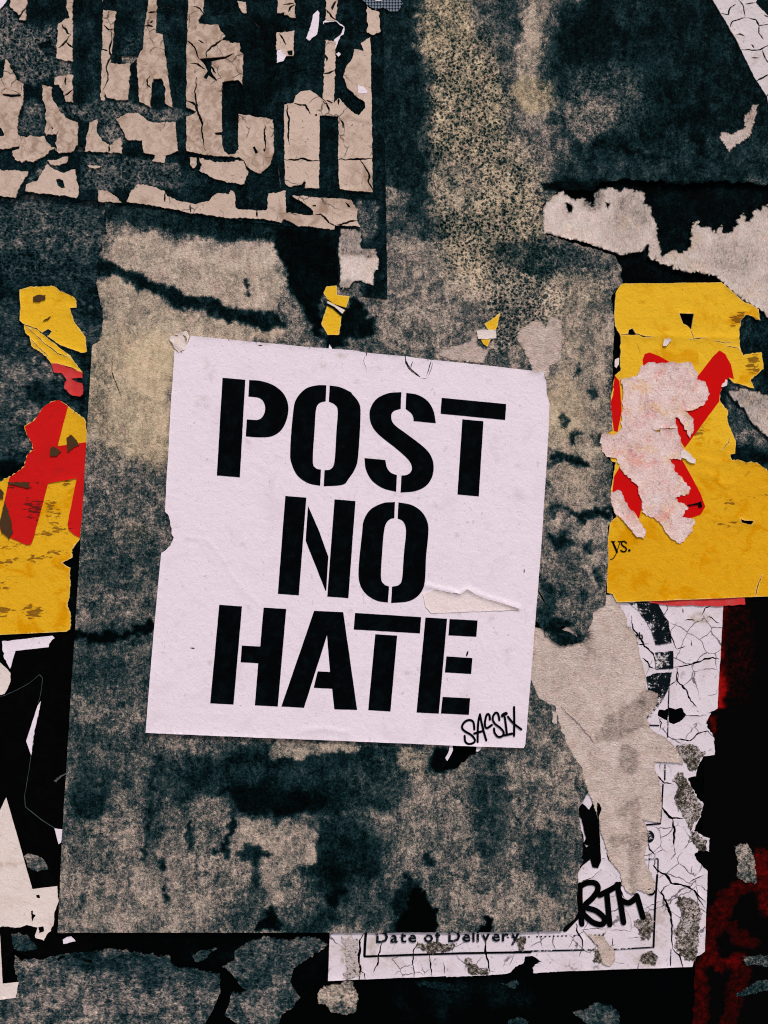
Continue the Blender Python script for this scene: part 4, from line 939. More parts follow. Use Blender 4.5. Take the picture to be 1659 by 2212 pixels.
pk = sheet('peeled_patch', rough(PK, 2.6, 3.5, 53), PINK_PLY, lifted(hY, .5), .6, 6, [crack(Z('Q', [(300, 595), (420, 600), (500, 600)]), 2, 4), rough(Z('Q', [(205, 615), (240, 625), (300, 610), (298, 640), (250, 630)]), .8, 3, 3)], yp, drt_shade(.0, [('b', (1345, 990, 26, 60), .5, {'dirt_shade': .06}), ('b', (1440, 870, 50, 30), .6, {'dirt_shade': .05})]), .5, 6)
sheet('peeled_strip', rough(Z('I', [(625, 402), (690, 375), (712, 440), (740, 490), (772, 520), (862, 652), (842, 697), (790, 682), (700, 572), (650, 530), (632, 470)]), 2, 3.5, 57), PINK_PLY, lifted(hY, .6), .6, 7, [], yp, drt_shade(0), .4, 6)
sheet('torn_flake', rough(Z('Q', [(555, 890), (600, 860), (740, 980), (735, 1030), (690, 1030), (620, 980), (560, 960)]), 1.5, 3, 5), CREAM, lifted(hY, .75), .5, 8, [], yp, drt_shade(0), .4, 5)
sheet('white_chip', rough(Z('H', [(965, 770), (972, 728), (1000, 722), (1020, 732), (988, 772)]), .8, 3, 6), CREAM, lifted(hY, .8), .5, 8, [], yp, drt_shade(0), .2, 4)
sheet('white_chip', rough(Z('H', [(650, 905), (655, 860), (680, 848), (678, 890), (662, 915)]), .8, 3, 6), CREAM, lifted(hY, .8), .8, 8, [], yp, drt_shade(0), .2, 4)
sheet('white_chip', rough(Z('Q', [(1060, 75), (1075, 40), (1105, 20), (1110, -10), (1135, -5), (1130, 60), (1080, 85)]), .8, 3, 6), CREAM, lifted(hY, .8), .8, 8, [], yp, drt_shade(0), .2, 4)
sheet('ink_blot', rough(Z('Q', [(765, 1520), (810, 1500), (822, 1570), (785, 1578), (770, 1540), (640, 1560), (640, 1548)]), .8, 3, 6), BLACKINK, lifted(hY, .8), .2, 8, [], yp)
# printed "ys." in a serif face
SER = dict(taper=0, jit=0)
y_l = ink(yp, [ribbon(Z('I', [(640, 718), (668, 785)]), 4.2, spline=False), ribbon(Z('I', [(688, 718), (664, 790), (645, 825), (625, 832)]), 1.8), ribbon(Z('I', [(628, 717), (655, 717)]), 1.8, spline=False), ribbon(Z('I', [(674, 716), (698, 716)]), 1.8, spline=False)], BLACKINK, hY, .35, 'printed_letter')
ink(yp, [ribbon(Z('I', [(729, 726), (712, 714), (696, 724), (703, 742), (724, 756), (729, 772), (712, 784), (693, 774)]), 3.2)], BLACKINK, hY, .35, 'printed_letter')
ink(yp, [(1110.4 + .33069 * 748 + 2.8 * math.cos(a), 932.6 + .33069 * 774 + 2.8 * math.sin(a)) for a in np.linspace(0, 2 * math.pi, 12, False)], BLACKINK, hY, .35, 'full_stop')
tag(yp, 'large yellow poster with red strokes and a pink peeled patch at the right', 'poster')
rs = sheet('red_strip', rough(Z('I', [(865, 1106, .6), (1500, 1078, .6), (1506, 1128, 1.5), (1330, 1136, 1.5), (1000, 1134, 1.5), (900, 1120, 1)]), 1, 4, 8), REDW, Flat(1.95, .1, 50, 3), .8, 9)
tag(rs, 'thin red paper strip peeping out below the large yellow poster', 'poster scrap')

# ------------------------------------------------------------------ red and black poster, right edge
k = NT('black poster with dark red paint')
rd = k.attr('tone')
nz = k.noise(.08, 6, .7, .6, off=9)
f = k.step(k.math('ADD', rd, k.math('MULTIPLY', k.math('SUBTRACT', nz, .5), .9)), .12, .75)
_c = k.ramp(f, [(0, (.0012, .001, .001)), (.35, (.03, .001, .001)), (.7, (.10, .0015, .0015)), (1, (.27, .004, .004))])
k.bump(nz, .3, .0004)
REDBLACK = k.done(_c)
hR = Flat(.9, .25, 80, 31)
rb = thing('red_poster', 1700, 2212)
sheet('paper_sheet', rough([(1520, 1285, 1), (1900, 1285, 1), (1900, 2500, 2), (1480, 2500, 2), (1500, 2100, 2), (1520, 1700, 2)], 1.5, 6, 21), REDBLACK, hR, .9, 8, [], rb,
      fld({'tone': 0.0}, [PG(Z('I', [(1330, 1135), (1450, 1135), (1420, 1300), (1392, 1420), (1385, 1700), (1300, 1700)]), 4, .75), PG(Z('J', [(1300, 250), (1400, 280), (1390, 620), (1330, 650)]), 4, .85), PG(Z('J', [(1250, 700), (1290, 650), (1310, 680), (1300, 800), (1270, 820)]), 5, .4), B(1592, 1400, 40, 130, .20, .8),
                          ST(Z('K', [(1700, 600), (1600, 700), (1470, 760), (1380, 860), (1310, 980), (1262, 1100), (1260, 1200)]), 22, .34, .6), ST(Z('K', [(1560, 1120), (1440, 1080), (1420, 1020)]), 18, .30, .7), ST(Z('K', [(1260, 1190), (1350, 1270), (1480, 1230)]), 18, .38, .7), ST(Z('K', [(1190, 1280), (1230, 1480), (1200, 1700)]), 20, .34, .6), ST(Z('K', [(1500, 1280), (1440, 1480), (1380, 1700)]), 22, .30, .7), B(1640, 1880, 30, 40, .34, .6), ST(Z('K', [(1620, 560), (1650, 900)]), 20, .4, .8), B(1585, 2075, 14, 16, .45, .6)], 10, 6))
for i, pts in enumerate([Z('K', [(1430, 490), (1520, 468), (1560, 540), (1575, 640), (1578, 742), (1500, 730), (1440, 690), (1460, 600)]), Z('K', [(1490, 1215), (1560, 1208), (1659, 1205), (1760, 1230), (1750, 1280), (1600, 1270), (1510, 1270)]), Z('K', [(1430, 1470), (1500, 1420), (1590, 1370), (1750, 1350), (1750, 1420), (1600, 1440), (1500, 1475)])]):
    sheet('peeled_patch', rough(pts, 3, 3.5, 61 + i), mat_mottle('grey fluff', a1=1.3, fray=.9) if 'grey fluff' not in bpy.data.materials else bpy.data.materials['grey fluff'], lifted(hR, .5), .6, 6, [], rb, mot([.50, .42, .32][i], .1, .2), .3, 6)
tag(rb, 'black poster smeared with dark red paint along the right edge', 'poster')

# ------------------------------------------------------------------ cracked white form
hF = Flat(1.2, .25, 110, 77)
fm = thing('delivery_form', 1120, 2088)
FO = Z('I', [(560, 1115, 1), (1364, 1120, .8)]) + Z('J', [(1325, 640, 1), (1282, 668, 3), (1252, 740, 3), (1300, 825, 3), (1306, 948, 1), (1232, 955, 3), (1182, 1050, 3), (1185, 1085, 3), (1135, 1098, 3), (1162, 1175, 3), (1200, 1230, 3), (1232, 1270, 3), (1205, 1360, 3), (1168, 1442, 3), (1230, 1478, 2), (1274, 1492, 1.5), (1270, 1575, 2), (1200, 1568, 3), (1172, 1600, 2)]) + Z('K', [(1190, 580, 3), (1262, 655, .8), (1242, 1180, 1.5), (1185, 1215, 3), (1160, 1280, .5), (270, 1312, 1.5), (235, 1280, 3), (200, 1230, 3), (205, 1185, 3), (262, 1165, 3), (288, 1260, 3), (262, 1312, 1), (130, 1320, 2), (120, 1290, 3), (150, 1262, 3), (180, 1250, 2), (130, 1215, 3), (70, 1212, 3)]) + Z('L', [(1610, 1205, 3), (1590, 1260, 4), (1500, 1310, 3), (1490, 1325, 1), (1092, 1348, .5), (1086, 1340, .5), (318, 1372, .5), (330, 1045, .8), (400, 950, 1), (1500, 950, 1)]) + Z('K', [(200, 900, 1), (200, 100, 1)]) + Z('I', [(300, 1300, 1)])
F_holes = [rough(Z('J', [(945, 650), (985, 655), (1010, 635), (1050, 648), (1092, 640), (1108, 665), (1128, 690), (1082, 738), (1040, 754), (995, 722), (938, 690)]), 2, 3, 3)]
CR = [('I', [(990, 1120), (1000, 1150), (975, 1200), (1000, 1250), (1020, 1330), (1055, 1400), (1060, 1420)], 3), ('I', [(1060, 1420), (1115, 1400)], 2.4), ('I', [(1040, 1535), (1130, 1525), (1210, 1500), (1290, 1470), (1340, 1485)], 3.4), ('I', [(1060, 1540), (1070, 1620), (1055, 1659)], 2.6), ('I', [(765, 1200), (770, 1280), (820, 1350), (850, 1400), (910, 1450), (920, 1550)], 3), ('I', [(805, 1390), (880, 1385)], 2), ('I', [(835, 1475), (870, 1500), (885, 1540), (920, 1545)], 3), ('I', [(1220, 1200), (1250, 1150), (1290, 1130)], 2), ('I', [(1100, 1150), (1100, 1190)], 2), ('I', [(1155, 1360), (1157, 1400)], 2), ('I', [(1110, 1228), (1180, 1230)], 2), ('I', [(1260, 1200), (1340, 1250)], 2),
      ('J', [(1065, 380), (1060, 460), (1120, 520), (1140, 570), (1190, 635)], 3), ('J', [(1060, 460), (1000, 510)], 2.4), ('J', [(1125, 690), (1200, 695), (1260, 688)], 2), ('J', [(1020, 850), (1080, 845), (1150, 855), (1210, 800), (1260, 790), (1300, 830)], 2.8), ('J', [(930, 995), (985, 985), (1050, 1000)], 2.2), ('J', [(920, 1070), (980, 1130), (1040, 1140)], 2.6), ('J', [(960, 1275), (990, 1330), (1030, 1360), (1110, 1360)], 4), ('J', [(1030, 1360), (1045, 1450), (1040, 1540)], 4), ('J', [(1040, 1540), (1055, 1590), (1010, 1640)], 2), ('J', [(870, 1500), (880, 1560), (920, 1600)], 3), ('J', [(925, 1590), (970, 1565)], 2), ('J', [(940, 700), (960, 740), (945, 790)], 2),
      ('K', [(920, 540), (910, 620), (940, 660), (1000, 690), (1025, 740), (1100, 750), (1160, 770), (1200, 810), (1250, 860)], 4), ('K', [(1025, 740), (975, 760), (960, 800), (990, 860), (1025, 960), (1030, 1050), (1030, 1160)], 4), ('K', [(1130, 740), (1210, 690), (1240, 680)], 2.6), ('K', [(945, 900), (990, 870)], 2.4), ('K', [(1030, 1160), (1080, 1210), (1100, 1285)], 3.6), ('K', [(1160, 770), (1200, 830), (1245, 900)], 2.2), ('K', [(605, 500), (615, 570), (690, 660)], 4.5), ('K', [(700, 690), (690, 780), (720, 830)], 2.2), ('K', [(430, 590), (560, 580), (600, 570)], 2), ('K', [(570, 640), (520, 690), (410, 740)], 2), ('K', [(400, 990), (410, 1050), (440, 1100), (445, 1160)], 3), ('K', [(260, 1060), (250, 1130), (270, 1170)], 2), ('K', [(430, 1040), (520, 1030), (600, 1035)], 1.8), ('K', [(620, 1048), (700, 1040), (760, 1052)], 1.8), ('K', [(740, 1095), (830, 1080)], 1.8), ('K', [(845, 905), (960, 850)], 1.8), ('K', [(810, 1260), (805, 1300)], 2), ('K', [(1160, 620), (1150, 680)], 1.6), ('K', [(440, 1160), (425, 1210)], 1.8), ('K', [(640, 1090), (640, 1150)], 1.6),
      ('L', [(555, 1060), (520, 1110), (530, 1160), (515, 1230), (530, 1300), (520, 1365)], 4.4), ('L', [(530, 1300), (560, 1330), (560, 1365)], 2.4), ('L', [(670, 1120), (650, 1200), (640, 1270), (610, 1320)], 3), ('L', [(905, 1120), (875, 1180), (870, 1260), (880, 1350)], 2.6), ('L', [(980, 1200), (985, 1270), (995, 1350)], 2.6), ('L', [(1345, 1100), (1340, 1180), (1360, 1240), (1375, 1320)], 4), ('L', [(1000, 1250), (1030, 1220)], 1.6), ('L', [(1070, 1250), (1080, 1330)], 1.4)]
sheet('paper_sheet', rough(FO, 1.5, 4, 81), FORMW, hF, 1.5, 8, F_holes + [crack(Z(r_, c), w * 1.25, 300 + i * 7, 1.7) for i, (r_, c, w) in enumerate(CR)], fm,
      drt_shade(0, [('b', (750, 2060, 16, 46), .5, {'dirt_shade': .75}), ('b', (760, 2090, 20, 16), .5, {'dirt_shade': .7}), ('b', (805, 2050, 12, 30), .6, {'dirt_shade': .4}), ('b', (845, 2080, 26, 14), .6, {'dirt_shade': .25}), ('b', (1430, 2000, 20, 50), .6, {'dirt_shade': .35}), ('b', (1510, 1335, 22, 10), .5, {'dirt_shade': .8}), ('b', (1400, 2075, 30, 14), .6, {'dirt_shade': .5})]), .45, 6)
RINGM = RUBBED
for i, (outl, rr) in enumerate([(Z('I', [(745, 1118), (935, 1118), (985, 1210), (1012, 1290), (1028, 1378), (922, 1392), (897, 1300), (850, 1225), (800, 1160)]), 1.2), (Z('I', [(918, 1440), (1036, 1430), (1040, 1500), (1037, 1545), (922, 1552)]), .8), (Z('J', [(860, 440), (930, 412), (1026, 408), (1012, 500), (985, 560), (950, 615), (905, 672), (862, 715), (880, 650), (870, 520)]), 1.2)]):
    sheet('ring_print', rough(outl, rr, 3.5, 11 + i), RINGM, lifted(hF, .22 + .02 * i), .15, 8, [crack(Z(r_, c), w + .6, 300 + j * 7) for j, (r_, c, w) in enumerate(CR)], fm, curl=.45, curl_w=6)
LN = [[('J', (1010, 500)), ('J', (1005, 620)), ('J', (1000, 830))], [('J', (870, 752)), ('J', (942, 755))], [('J', (985, 985)), ('J', (981, 1108))], [('J', (970, 1140)), ('J', (962, 1280)), ('J', (952, 1395)), ('J', (858, 1402))], [('K', (855, 578)), ('K', (938, 574)), ('K', (936, 662))], [('K', (932, 680)), ('K', (920, 850)), ('K', (908, 1150))], [('K', (905, 1152)), ('K', (650, 1166))], [('K', (520, 1168)), ('K', (180, 1175)), ('K', (0, 1182))], [('L', (1640, 1184)), ('L', (1200, 1190)), ('L', (700, 1207)), ('L', (556, 1212))], [('L', (566, 1050)), ('L', (560, 1130)), ('L', (556, 1205))], [('K', (1022, 1165)), ('K', (1018, 1270))]]
LW = [2.2, 2.6, 2.8, 3, 2.6, 4, 2.6, 3, 4, 5.5, 2]
for i, (ln, w) in enumerate(zip(LN, LW)):
    sheet('ruled_line', ribbon([Z(a, [b])[0] for a, b in ln], w, spline=False), RUBBED if i not in (3, 5, 8, 9) else BLACKINK, lifted(hF, .42 + .03 * (i % 3)), .35, 9, [], fm)
for j in range(24):
    x, y = Z('K', [(j * 27 - 40, 1088 - j * .75)])[0]
    if 17 < j < 20 or j in (6, 15):
        continue
    sheet('dotted_line_dot', [(x + a, y + b) for a, b in ((-1.9, -1.0), (1.9, -1.1), (2.1, .9), (-1.7, 1.1))], BLACKINK, lifted(hF, .42), .3, 20, [], fm)
dx_, dy_ = Z('K', [(868, 430)])[0]
sheet('round_dot', rough([(dx_ + 15 * math.cos(a), dy_ + 14 * math.sin(a)) for a in np.linspace(0, 2 * math.pi, 24, False)], .4, 3, 2), RUBBED, lifted(hF, .45), .35, 9, [], fm)
BR = mat_mottle('brown paste residue', [(0, (.006, .006, .005)), (.33, (.035, .031, .026)), (.50, (.105, .090, .073)), (.62, (.20, .17, .145)), (.72, (.52, .45, .46))], 1.8, .5, .2, fray=1.5)
for i, pts in enumerate([Z('J', [(1055, 885), (1110, 872), (1170, 878), (1245, 930), (1228, 955), (1182, 1055), (1150, 1060), (1110, 1000), (1080, 960), (1040, 920)]), Z('J', [(1030, 1110), (1070, 1060), (1100, 1055), (1130, 1100), (1160, 1180), (1195, 1232), (1230, 1270), (1205, 1360), (1165, 1430), (1225, 1490), (1262, 1500), (1250, 1575), (1195, 1565), (1150, 1480), (1110, 1350), (1062, 1300), (1050, 1190), (1060, 1150)]),
                         Z('K', [(1040, 870), (1062, 818), (1150, 822), (1190, 860), (1225, 930), (1200, 1100), (1180, 1240), (1110, 1232), (1050, 1150), (1045, 1040), (1095, 960), (1080, 900)]), Z('K', [(860, 895), (912, 960), (900, 1050), (880, 1100), (820, 1110), (815, 1030), (780, 985), (830, 960)]), Z('K', [(520, 1160), (560, 1150), (575, 1200), (560, 1255), (520, 1240)]), Z('K', [(840, 1190), (900, 1170), (930, 1210), (920, 1270), (840, 1270), (810, 1240)]),
                         Z('L', [(900, 1140), (980, 1115), (1060, 1120), (1165, 1130), (1130, 1165), (1060, 1185), (1000, 1192), (930, 1170)]), Z('L', [(1210, 1230), (1250, 1222), (1270, 1270), (1365, 1300), (1370, 1328), (1250, 1325), (1225, 1290)]), Z('L', [(1530, 1090), (1600, 1085), (1610, 1120), (1590, 1180), (1570, 1175), (1545, 1120)]), Z('L', [(405, 1090), (520, 1095), (530, 1150), (500, 1240), (520, 1330), (500, 1360), (410, 1360), (440, 1300), (430, 1180)])]):
    sheet('paste_residue', rough(pts, 4.5, 2.5, 90 + i), BR, lifted(hF, .30 + .02 * i if i < 9 else .2), .4, 6, [], fm, mot(.47 if i != 9 else .72, .2, .5, seed=i), .2, 5)

_tm = {}


def char_mesh(ch):
    if ch not in _tm:
        cu = bpy.data.curves.new('glyph', 'FONT')
        cu.body = ch
        cu.resolution_u = 2
        cu.offset = .022
        cu.fill_mode = 'FRONT' if hasattr(cu, 'fill_mode') else cu.fill_mode
        o = bpy.data.objects.new('glyph', cu)
        COL.objects.link(o)
        dg = bpy.context.evaluated_depsgraph_get()
        mm = o.evaluated_get(dg).to_mesh()
        co = np.array([v.co[:2] for v in mm.vertices])
        pf = [tuple(p.vertices) for p in mm.polygons]
        o.evaluated_get(dg).to_mesh_clear()
        bpy.data.objects.remove(o)
        bpy.data.curves.remove(cu)
        _tm[ch] = (co, pf)
    return _tm[ch]


def type_line(text, x, y, cap, slope, mat, hf, dz, parent, wide=1.0, bold=0.0, gap=.10):
    """printed words, one mesh for each letter, following the paper"""
    sc = cap / .72
    px = x
    for ch in text:
        if ch == ' ':
            px += sc * .3 * wide
            continue
        co, pf = char_mesh(ch)
        w = co[:, 0].max() - co[:, 0].min()
        X = px + (co[:, 0] - co[:, 0].min()) * sc * wide
        Y = y - co[:, 1] * sc + (X - x) * slope
        P = to_world(X, Y, hf(X, Y) + dz)
        base = P.mean(0)
        m_ = bpy.data.meshes.new('printed_letter')
        m_.from_pydata((P - base).tolist(), [], pf)
        m_.materials.append(mat)
        o = bpy.data.objects.new('printed_letter', m_)
        COL.objects.link(o)
        o.parent = parent
        o.location = Vector(base) - world_loc(parent)
        px += (w + gap) * sc * wide


type_line('Date of Delivery', *Z('L', [(632, 1120)])[0], 25, -.012, RUBBED, hF, .75, fm, 1.12)
type_line('oh', *Z('I', [(772, 1352)])[0], 15, 0, RUBBED, hF, .7, fm, 1.0)
tagp = [[(428, 745), (428, 850), (440, 1000)], [(415, 765), (470, 732), (530, 735), (545, 775), (510, 830), (460, 885), (535, 915), (588, 965), (570, 1002), (510, 988), (440, 925)], [(555, 812), (620, 780), (685, 742)], [(602, 790), (612, 900), (622, 1003)], [(670, 742), (690, 850), (712, 990)], [(690, 840), (745, 862), (800, 822)], [(798, 815), (820, 890), (838, 955)]]
grp = [(0, 1), (2, 3), (4, 5, 6)]
for i, g_ in enumerate(grp):
    sheet('marker_letter', [ribbon(Z('K', tagp[j]), 12.0) for j in g_], TAGINK, lifted(hF, .62 + .05 * i), .5, 9, [crack(Z(r_, c), w * .7, 300 + j * 7) for j, (r_, c, w) in enumerate(CR) if r_ == 'K'], fm)
sheet('marker_stroke', ribbon(Z('K', [(330, 1035), (400, 960), (450, 920)]), 11), TAGINK, lifted(hF, .56), .5, 9, [], fm)
sheet('marker_stroke', rough(Z('K', [(425, 235), (445, 215), (488, 255), (520, 195), (555, 215), (570, 250), (552, 300), (556, 420), (566, 590), (546, 636), (510, 630), (495, 575), (440, 622), (425, 650), (400, 600), (400, 300)]), .8, 4, 3), TAGINK, lifted(hF, .55), .5, 9, [rough(Z('K', [(425, 300), (440, 320), (458, 400), (470, 440), (452, 470), (448, 420), (425, 370)]), 1, 3, 2), rough(Z('K', [(455, 480), (490, 490), (500, 480), (470, 500)]), .6, 3, 3)], fm)
sheet('marker_dot', rough([(Z('K', [(890, 790)])[0][0] + 9 * math.cos(a), Z('K', [(890, 790)])[0][1] + 8 * math.sin(a)) for a in np.linspace(0, 6.283, 14, False)], .6, 3, 2), TAGINK, lifted(hF, .6), .5, 9, [], fm)
tag(fm, 'cracked white printed form with a black marker tag at the lower right', 'poster')

# beige ply torn down over the form
hP = Flat(1.75, .20, 80, 57)
P_out = Z('I', [(300, 1300, 1), (560, 1115, 1), (592, 1128, 1), (600, 1060, 1), (640, 1062, 1), (680, 1120, 2), (722, 1190, 2.5), (740, 1260, 2.5), (800, 1340, 2.5), (812, 1440, 2), (838, 1510, 2)]) + Z('J', [(852, 420, 1.5), (862, 520, 1.5), (935, 542, 1.5), (938, 600, 1), (862, 702, 1.5), (882, 760, 2), (922, 802, 3), (1012, 852, 3), (1060, 910, 3), (1095, 965, 3), (1100, 1006, 2), (1030, 998, 1.5), (922, 990, 2), (912, 1032, 2), (942, 1100, 2), (956, 1180, 1.5), (962, 1270, 1), (952, 1388, 1), (832, 1368, 1.5), (862, 1402, 1.5), (866, 1480, 2), (874, 1530, 2)]) + Z('K', [(858, 490, 2), (850, 590, 2), (882, 640, 2), (916, 740, 2), (908, 790, 2), (870, 808, 2), (800, 772, 2), (775, 812, 2), (740, 790, 2), (702, 740, 2.5), (690, 672, 2.5), (620, 580, 2.5), (582, 460, 2), (558, 380, 2), (555, 330, 2), (500, 180, 2.5), (440, 60, 2), (350, 0, 1)]) + Z('J', [(200, 900, 1), (60, 500, 1), (20, 100, 1)])
pl = sheet('torn_sheet', rough(P_out, 2, 4, 83), BEIGE_PLY, hP, .9, 6.5, [crack(Z('J', [(305, 630), (350, 680), (420, 750), (480, 820), (520, 870)]), 1.6, 3), crack(Z('J', [(800, 170), (812, 200)]), 2, 3)], None,
           drt_shade(-.02, [('p', Z('J', [(520, 870), (600, 690), (750, 610), (860, 525), (940, 545), (935, 600), (850, 700), (870, 760), (760, 800), (600, 870)]), 5, {'dirt_shade': .26}), ('b', (1355, 1640, 24, 34), .3, {'dirt_shade': .28}), ('s', (Z('J', [(690, 1330), (780, 1260), (790, 1420), (780, 1659)]), 12), .3, {'dirt_shade': .22}), ('s', (Z('J', [(650, 1510), (860, 1490)]), 14), .3, {'dirt_shade': .22}), ('s', (Z('K', [(780, 560), (780, 800)]), 10), .3, {'dirt_shade': .22}), ('b', (1240, 1400, 50, 40), .8, {'dirt_shade': .2}), ('b', (1250, 1370, 30, 16), .7, {'dirt_shade': .5}), ('b', (1200, 1440, 60, 60), .8, {'dirt_shade': .05}), ('p', Z('J', [(600, 440), (850, 440), (850, 520), (620, 620), (600, 600)]), 8, {'dirt_shade': -.07})], 6), .5, 6)
tag(pl, 'beige fibrous torn strip hanging down over the cracked white form', 'poster remnant')
fleck = sheet('torn_scrap', rough(Z('K', [(470, 1068), (570, 1072), (610, 1120), (655, 1180), (662, 1240), (630, 1275), (580, 1265), (560, 1200), (540, 1140)]), 2, 3.5, 5), BEIGE_PLY, lifted(hF, .6), .6, 6, [], None, drt_shade(.05), .4, 6)
tag(fleck, 'small beige paper drip stuck low on the cracked white form', 'poster scrap')

# ------------------------------------------------------------------ cracked white strip and scraps, top right
hC = lifted(hA, .6)
ST_out = Z('C', [(1180, -170), (1280, 0), (1340, 100), (1358, 128), (1440, 272), (1472, 335), (1562, 520), (1642, 642), (1659, 735), (1850, 1010), (1950, 600), (1800, 355), (1659, 132), (1568, 30), (1600, -20), (1500, -170)])
CS = [[(1440, 0), (1480, 40), (1500, 110), (1500, 130)], [(1500, 130), (1420, 150), (1400, 190)], [(1500, 130), (1570, 140), (1590, 180), (1659, 170)], [(1340, 100), (1390, 110), (1400, 60), (1440, 40)], [(1440, 240), (1470, 238), (1500, 250)], [(1590, 180), (1590, 230), (1620, 270)], [(1470, 335), (1540, 340), (1600, 340), (1659, 300)], [(1610, 340), (1630, 390), (1659, 430)], [(1562, 545), (1620, 520), (1659, 490)], [(1640, 640), (1660, 620)], [(1659, 130), (1620, 110)], [(1500, 40), (1570, 30)], [(1540, 390), (1590, 390)], [(1540, 300), (1560, 330)]]
ws = sheet('cracked_strip', rough(ST_out, 1, 4, 15), mat_paper('cracked white paint paper', (.62, .54, .55), (.36, .27, .22), .5, .6, (.10, .07, .06), .16, .5), hC, .9, 8, [crack(Z('C', c), 3.4, 500 + i * 5) for i, c in enumerate(CS)], None, drt_shade(.0), .5, 6)
tag(ws, 'crackled white diagonal paper strip cutting the top right corner', 'poster scrap')
cs = sheet('torn_scrap', rough(Z('C', [(1588, 690), (1565, 800), (1538, 905), (1450, 955), (1400, 1005), (1362, 962), (1322, 905), (1345, 872), (1420, 882), (1500, 835), (1488, 780), (1540, 702)]), 2.4, 3.5, 16), PALE_PLY, lifted(hA, .3), .5, 6, [], None, drt_shade(.08, [('b', (1620, 250, 16, 20), .7, {'dirt_shade': .3})]), .3, 6)
tag(cs, 'small pale feathered scrap below the diagonal white strip', 'poster scrap')
wc = sheet('white_corner', rough([(-60, -60), (30, -60), (24, 0), (12, 18), (0, 34), (-60, 90)], 1.2, 3, 6), WHITE, lifted(hL, .9), .6, 9, [], None, drt_shade(0), .3, 5)
tag(wc, 'white paper corner in the extreme top left', 'poster scrap')
# halftone scrap with a white disc at the very top
hH = lifted(hL, .8)
ht = thing('halftone_scrap', 830, 30)
k = NT('halftone print')
mp = k.n('ShaderNodeMapping')
mp.inputs['Rotation'].default_value = (0, math.radians(45), 0)
k.l(k.co, mp.inputs['Vector'])
ck = k.n('ShaderNodeTexChecker')
ck.inputs['Scale'].default_value = .22
k.l(mp.outputs[0], ck.inputs['Vector'])
HALF = k.done(k.mix(ck.outputs['Fac'], (.012, .02, .028), (.17, .20, .25)))
sheet('printed_paper', rough([(770, -60), (880, -60)] + Z('B', [(1120, 0), (1142, 40), (1100, 95), (1060, 98), (1010, 65), (960, 82), (900, 45), (860, 0)]), 1.5, 3, 3), HALF, hH, .6, 8, [], ht, None, .3, 5)
sheet('white_disc', [(Z('B', [(980, -45)])[0][0] + 24 * math.cos(a), Z('B', [(980, -45)])[0][1] + 23 * math.sin(a)) for a in np.linspace(0, 6.283, 28, False)], WHITE, lifted(hH, .35), .3, 8, [], ht, drt_shade(0))
tag(ht, 'dark halftone-printed scrap with a white disc at the top edge', 'poster scrap')

# ------------------------------------------------------------------ black poster with white shapes, lower left
hK = Flat(.9, .2, 90, 13)
bk = thing('black_poster', 40, 2030)
sheet('paper_sheet', rough([(-330, 1380, .6), (160, 1368, 1), (215, 1400, 1), (200, 2080, 2), (150, 2060, 3), (110, 2085, 3), (60, 2065, 3), (30, 2050, 3), (0, 2130, 1), (-330, 2170, 1)], 1.5, 5, 8), mat_ink('dense black print', (.0008, .0008, .0009), (.0022, .0026, .0028), .5, .7), hK, .9, 9, [], bk, None, .2, 6)
tag(bk, 'black poster with white angular shapes at the lower left edge', 'poster')
for i, (pts, mt) in enumerate([(Z('F', [(18, 42, 1), (200, 20, .6), (345, 4, 1), (358, 18, 2), (325, 55, 1.5), (322, 78, .5), (105, 102, .5), (72, 218, 1), (45, 180, 3), (30, 120, 3), (20, 80, 2)]), WHITE), (Z('F', [(-200, 150, 1), (0, 178, 2), (40, 205, 2), (76, 250, 2), (60, 330, 2), (35, 385, 2), (-200, 420, 1)]), CREAM), (Z('F', [(272, 428, 1.2), (262, 480, 1.5), (225, 660, 1.5), (208, 782, .8), (175, 690, .6), (250, 460, .6)]), WHITE),
                               (Z('G', [(45, 176, .5), (215, 774, .5), (376, 755, 1), (386, 850, 1.2), (360, 930, 1.2), (358, 1000, 2.5), (305, 1075, 2.5), (290, 1112, 2), (238, 1090, 2), (250, 1022, 2), (180, 1005, 2.5), (130, 1030, 2.5), (62, 1015, 1.5), (-200, 1045, .6), (-200, 700, .6), (0, 268, .6)]), CREAM), (Z('G', [(360, 378, .5), (412, 385, .5), (404, 472, 1), (386, 480, .5)]), WHITE), (Z('G', [(415, 1102, 1.5), (440, 1085, 1.5), (470, 1080, 1.5), (496, 1112, 1), (418, 1130, .5)]), WHITE), (Z('G', [(0, 1038, .5), (8, 1130, .5), (22, 1390, .5), (126, 1380, 1), (108, 1482, .8), (0, 1495, .6), (-200, 1500, .6), (-200, 1050, .6)]), CREAM)]):
    sheet('white_print', rough(pts, 1, 4, 20 + i), mt, lifted(hK, .35 + .02 * i), .4, 9, [rough(Z('G', h_), 1.5, 3, 4) for h_ in ([[(205, 915), (218, 912), (220, 935), (238, 942), (225, 965), (212, 990), (205, 965)], [(238, 815), (258, 812), (265, 838), (245, 830)], [(255, 1025), (285, 1015), (292, 1045), (260, 1062)]] if i == 3 else [])], bk, drt_shade(.02, [('b', (20, 1865, 40, 9), .6, {'dirt_shade': .45}), ('b', (30, 1950, 40, 14), .7, {'dirt_shade': .2})]), .3, 5)
sheet('peeled_patch', rough(Z('G', [(160, 555), (210, 543), (270, 570), (302, 595), (316, 640), (250, 660), (185, 632)]), 2.5, 3.5, 5), MOTTLE_B, lifted(hK, .5), .5, 6, [], bk, mot(.50, 0, .2), .3, 5)
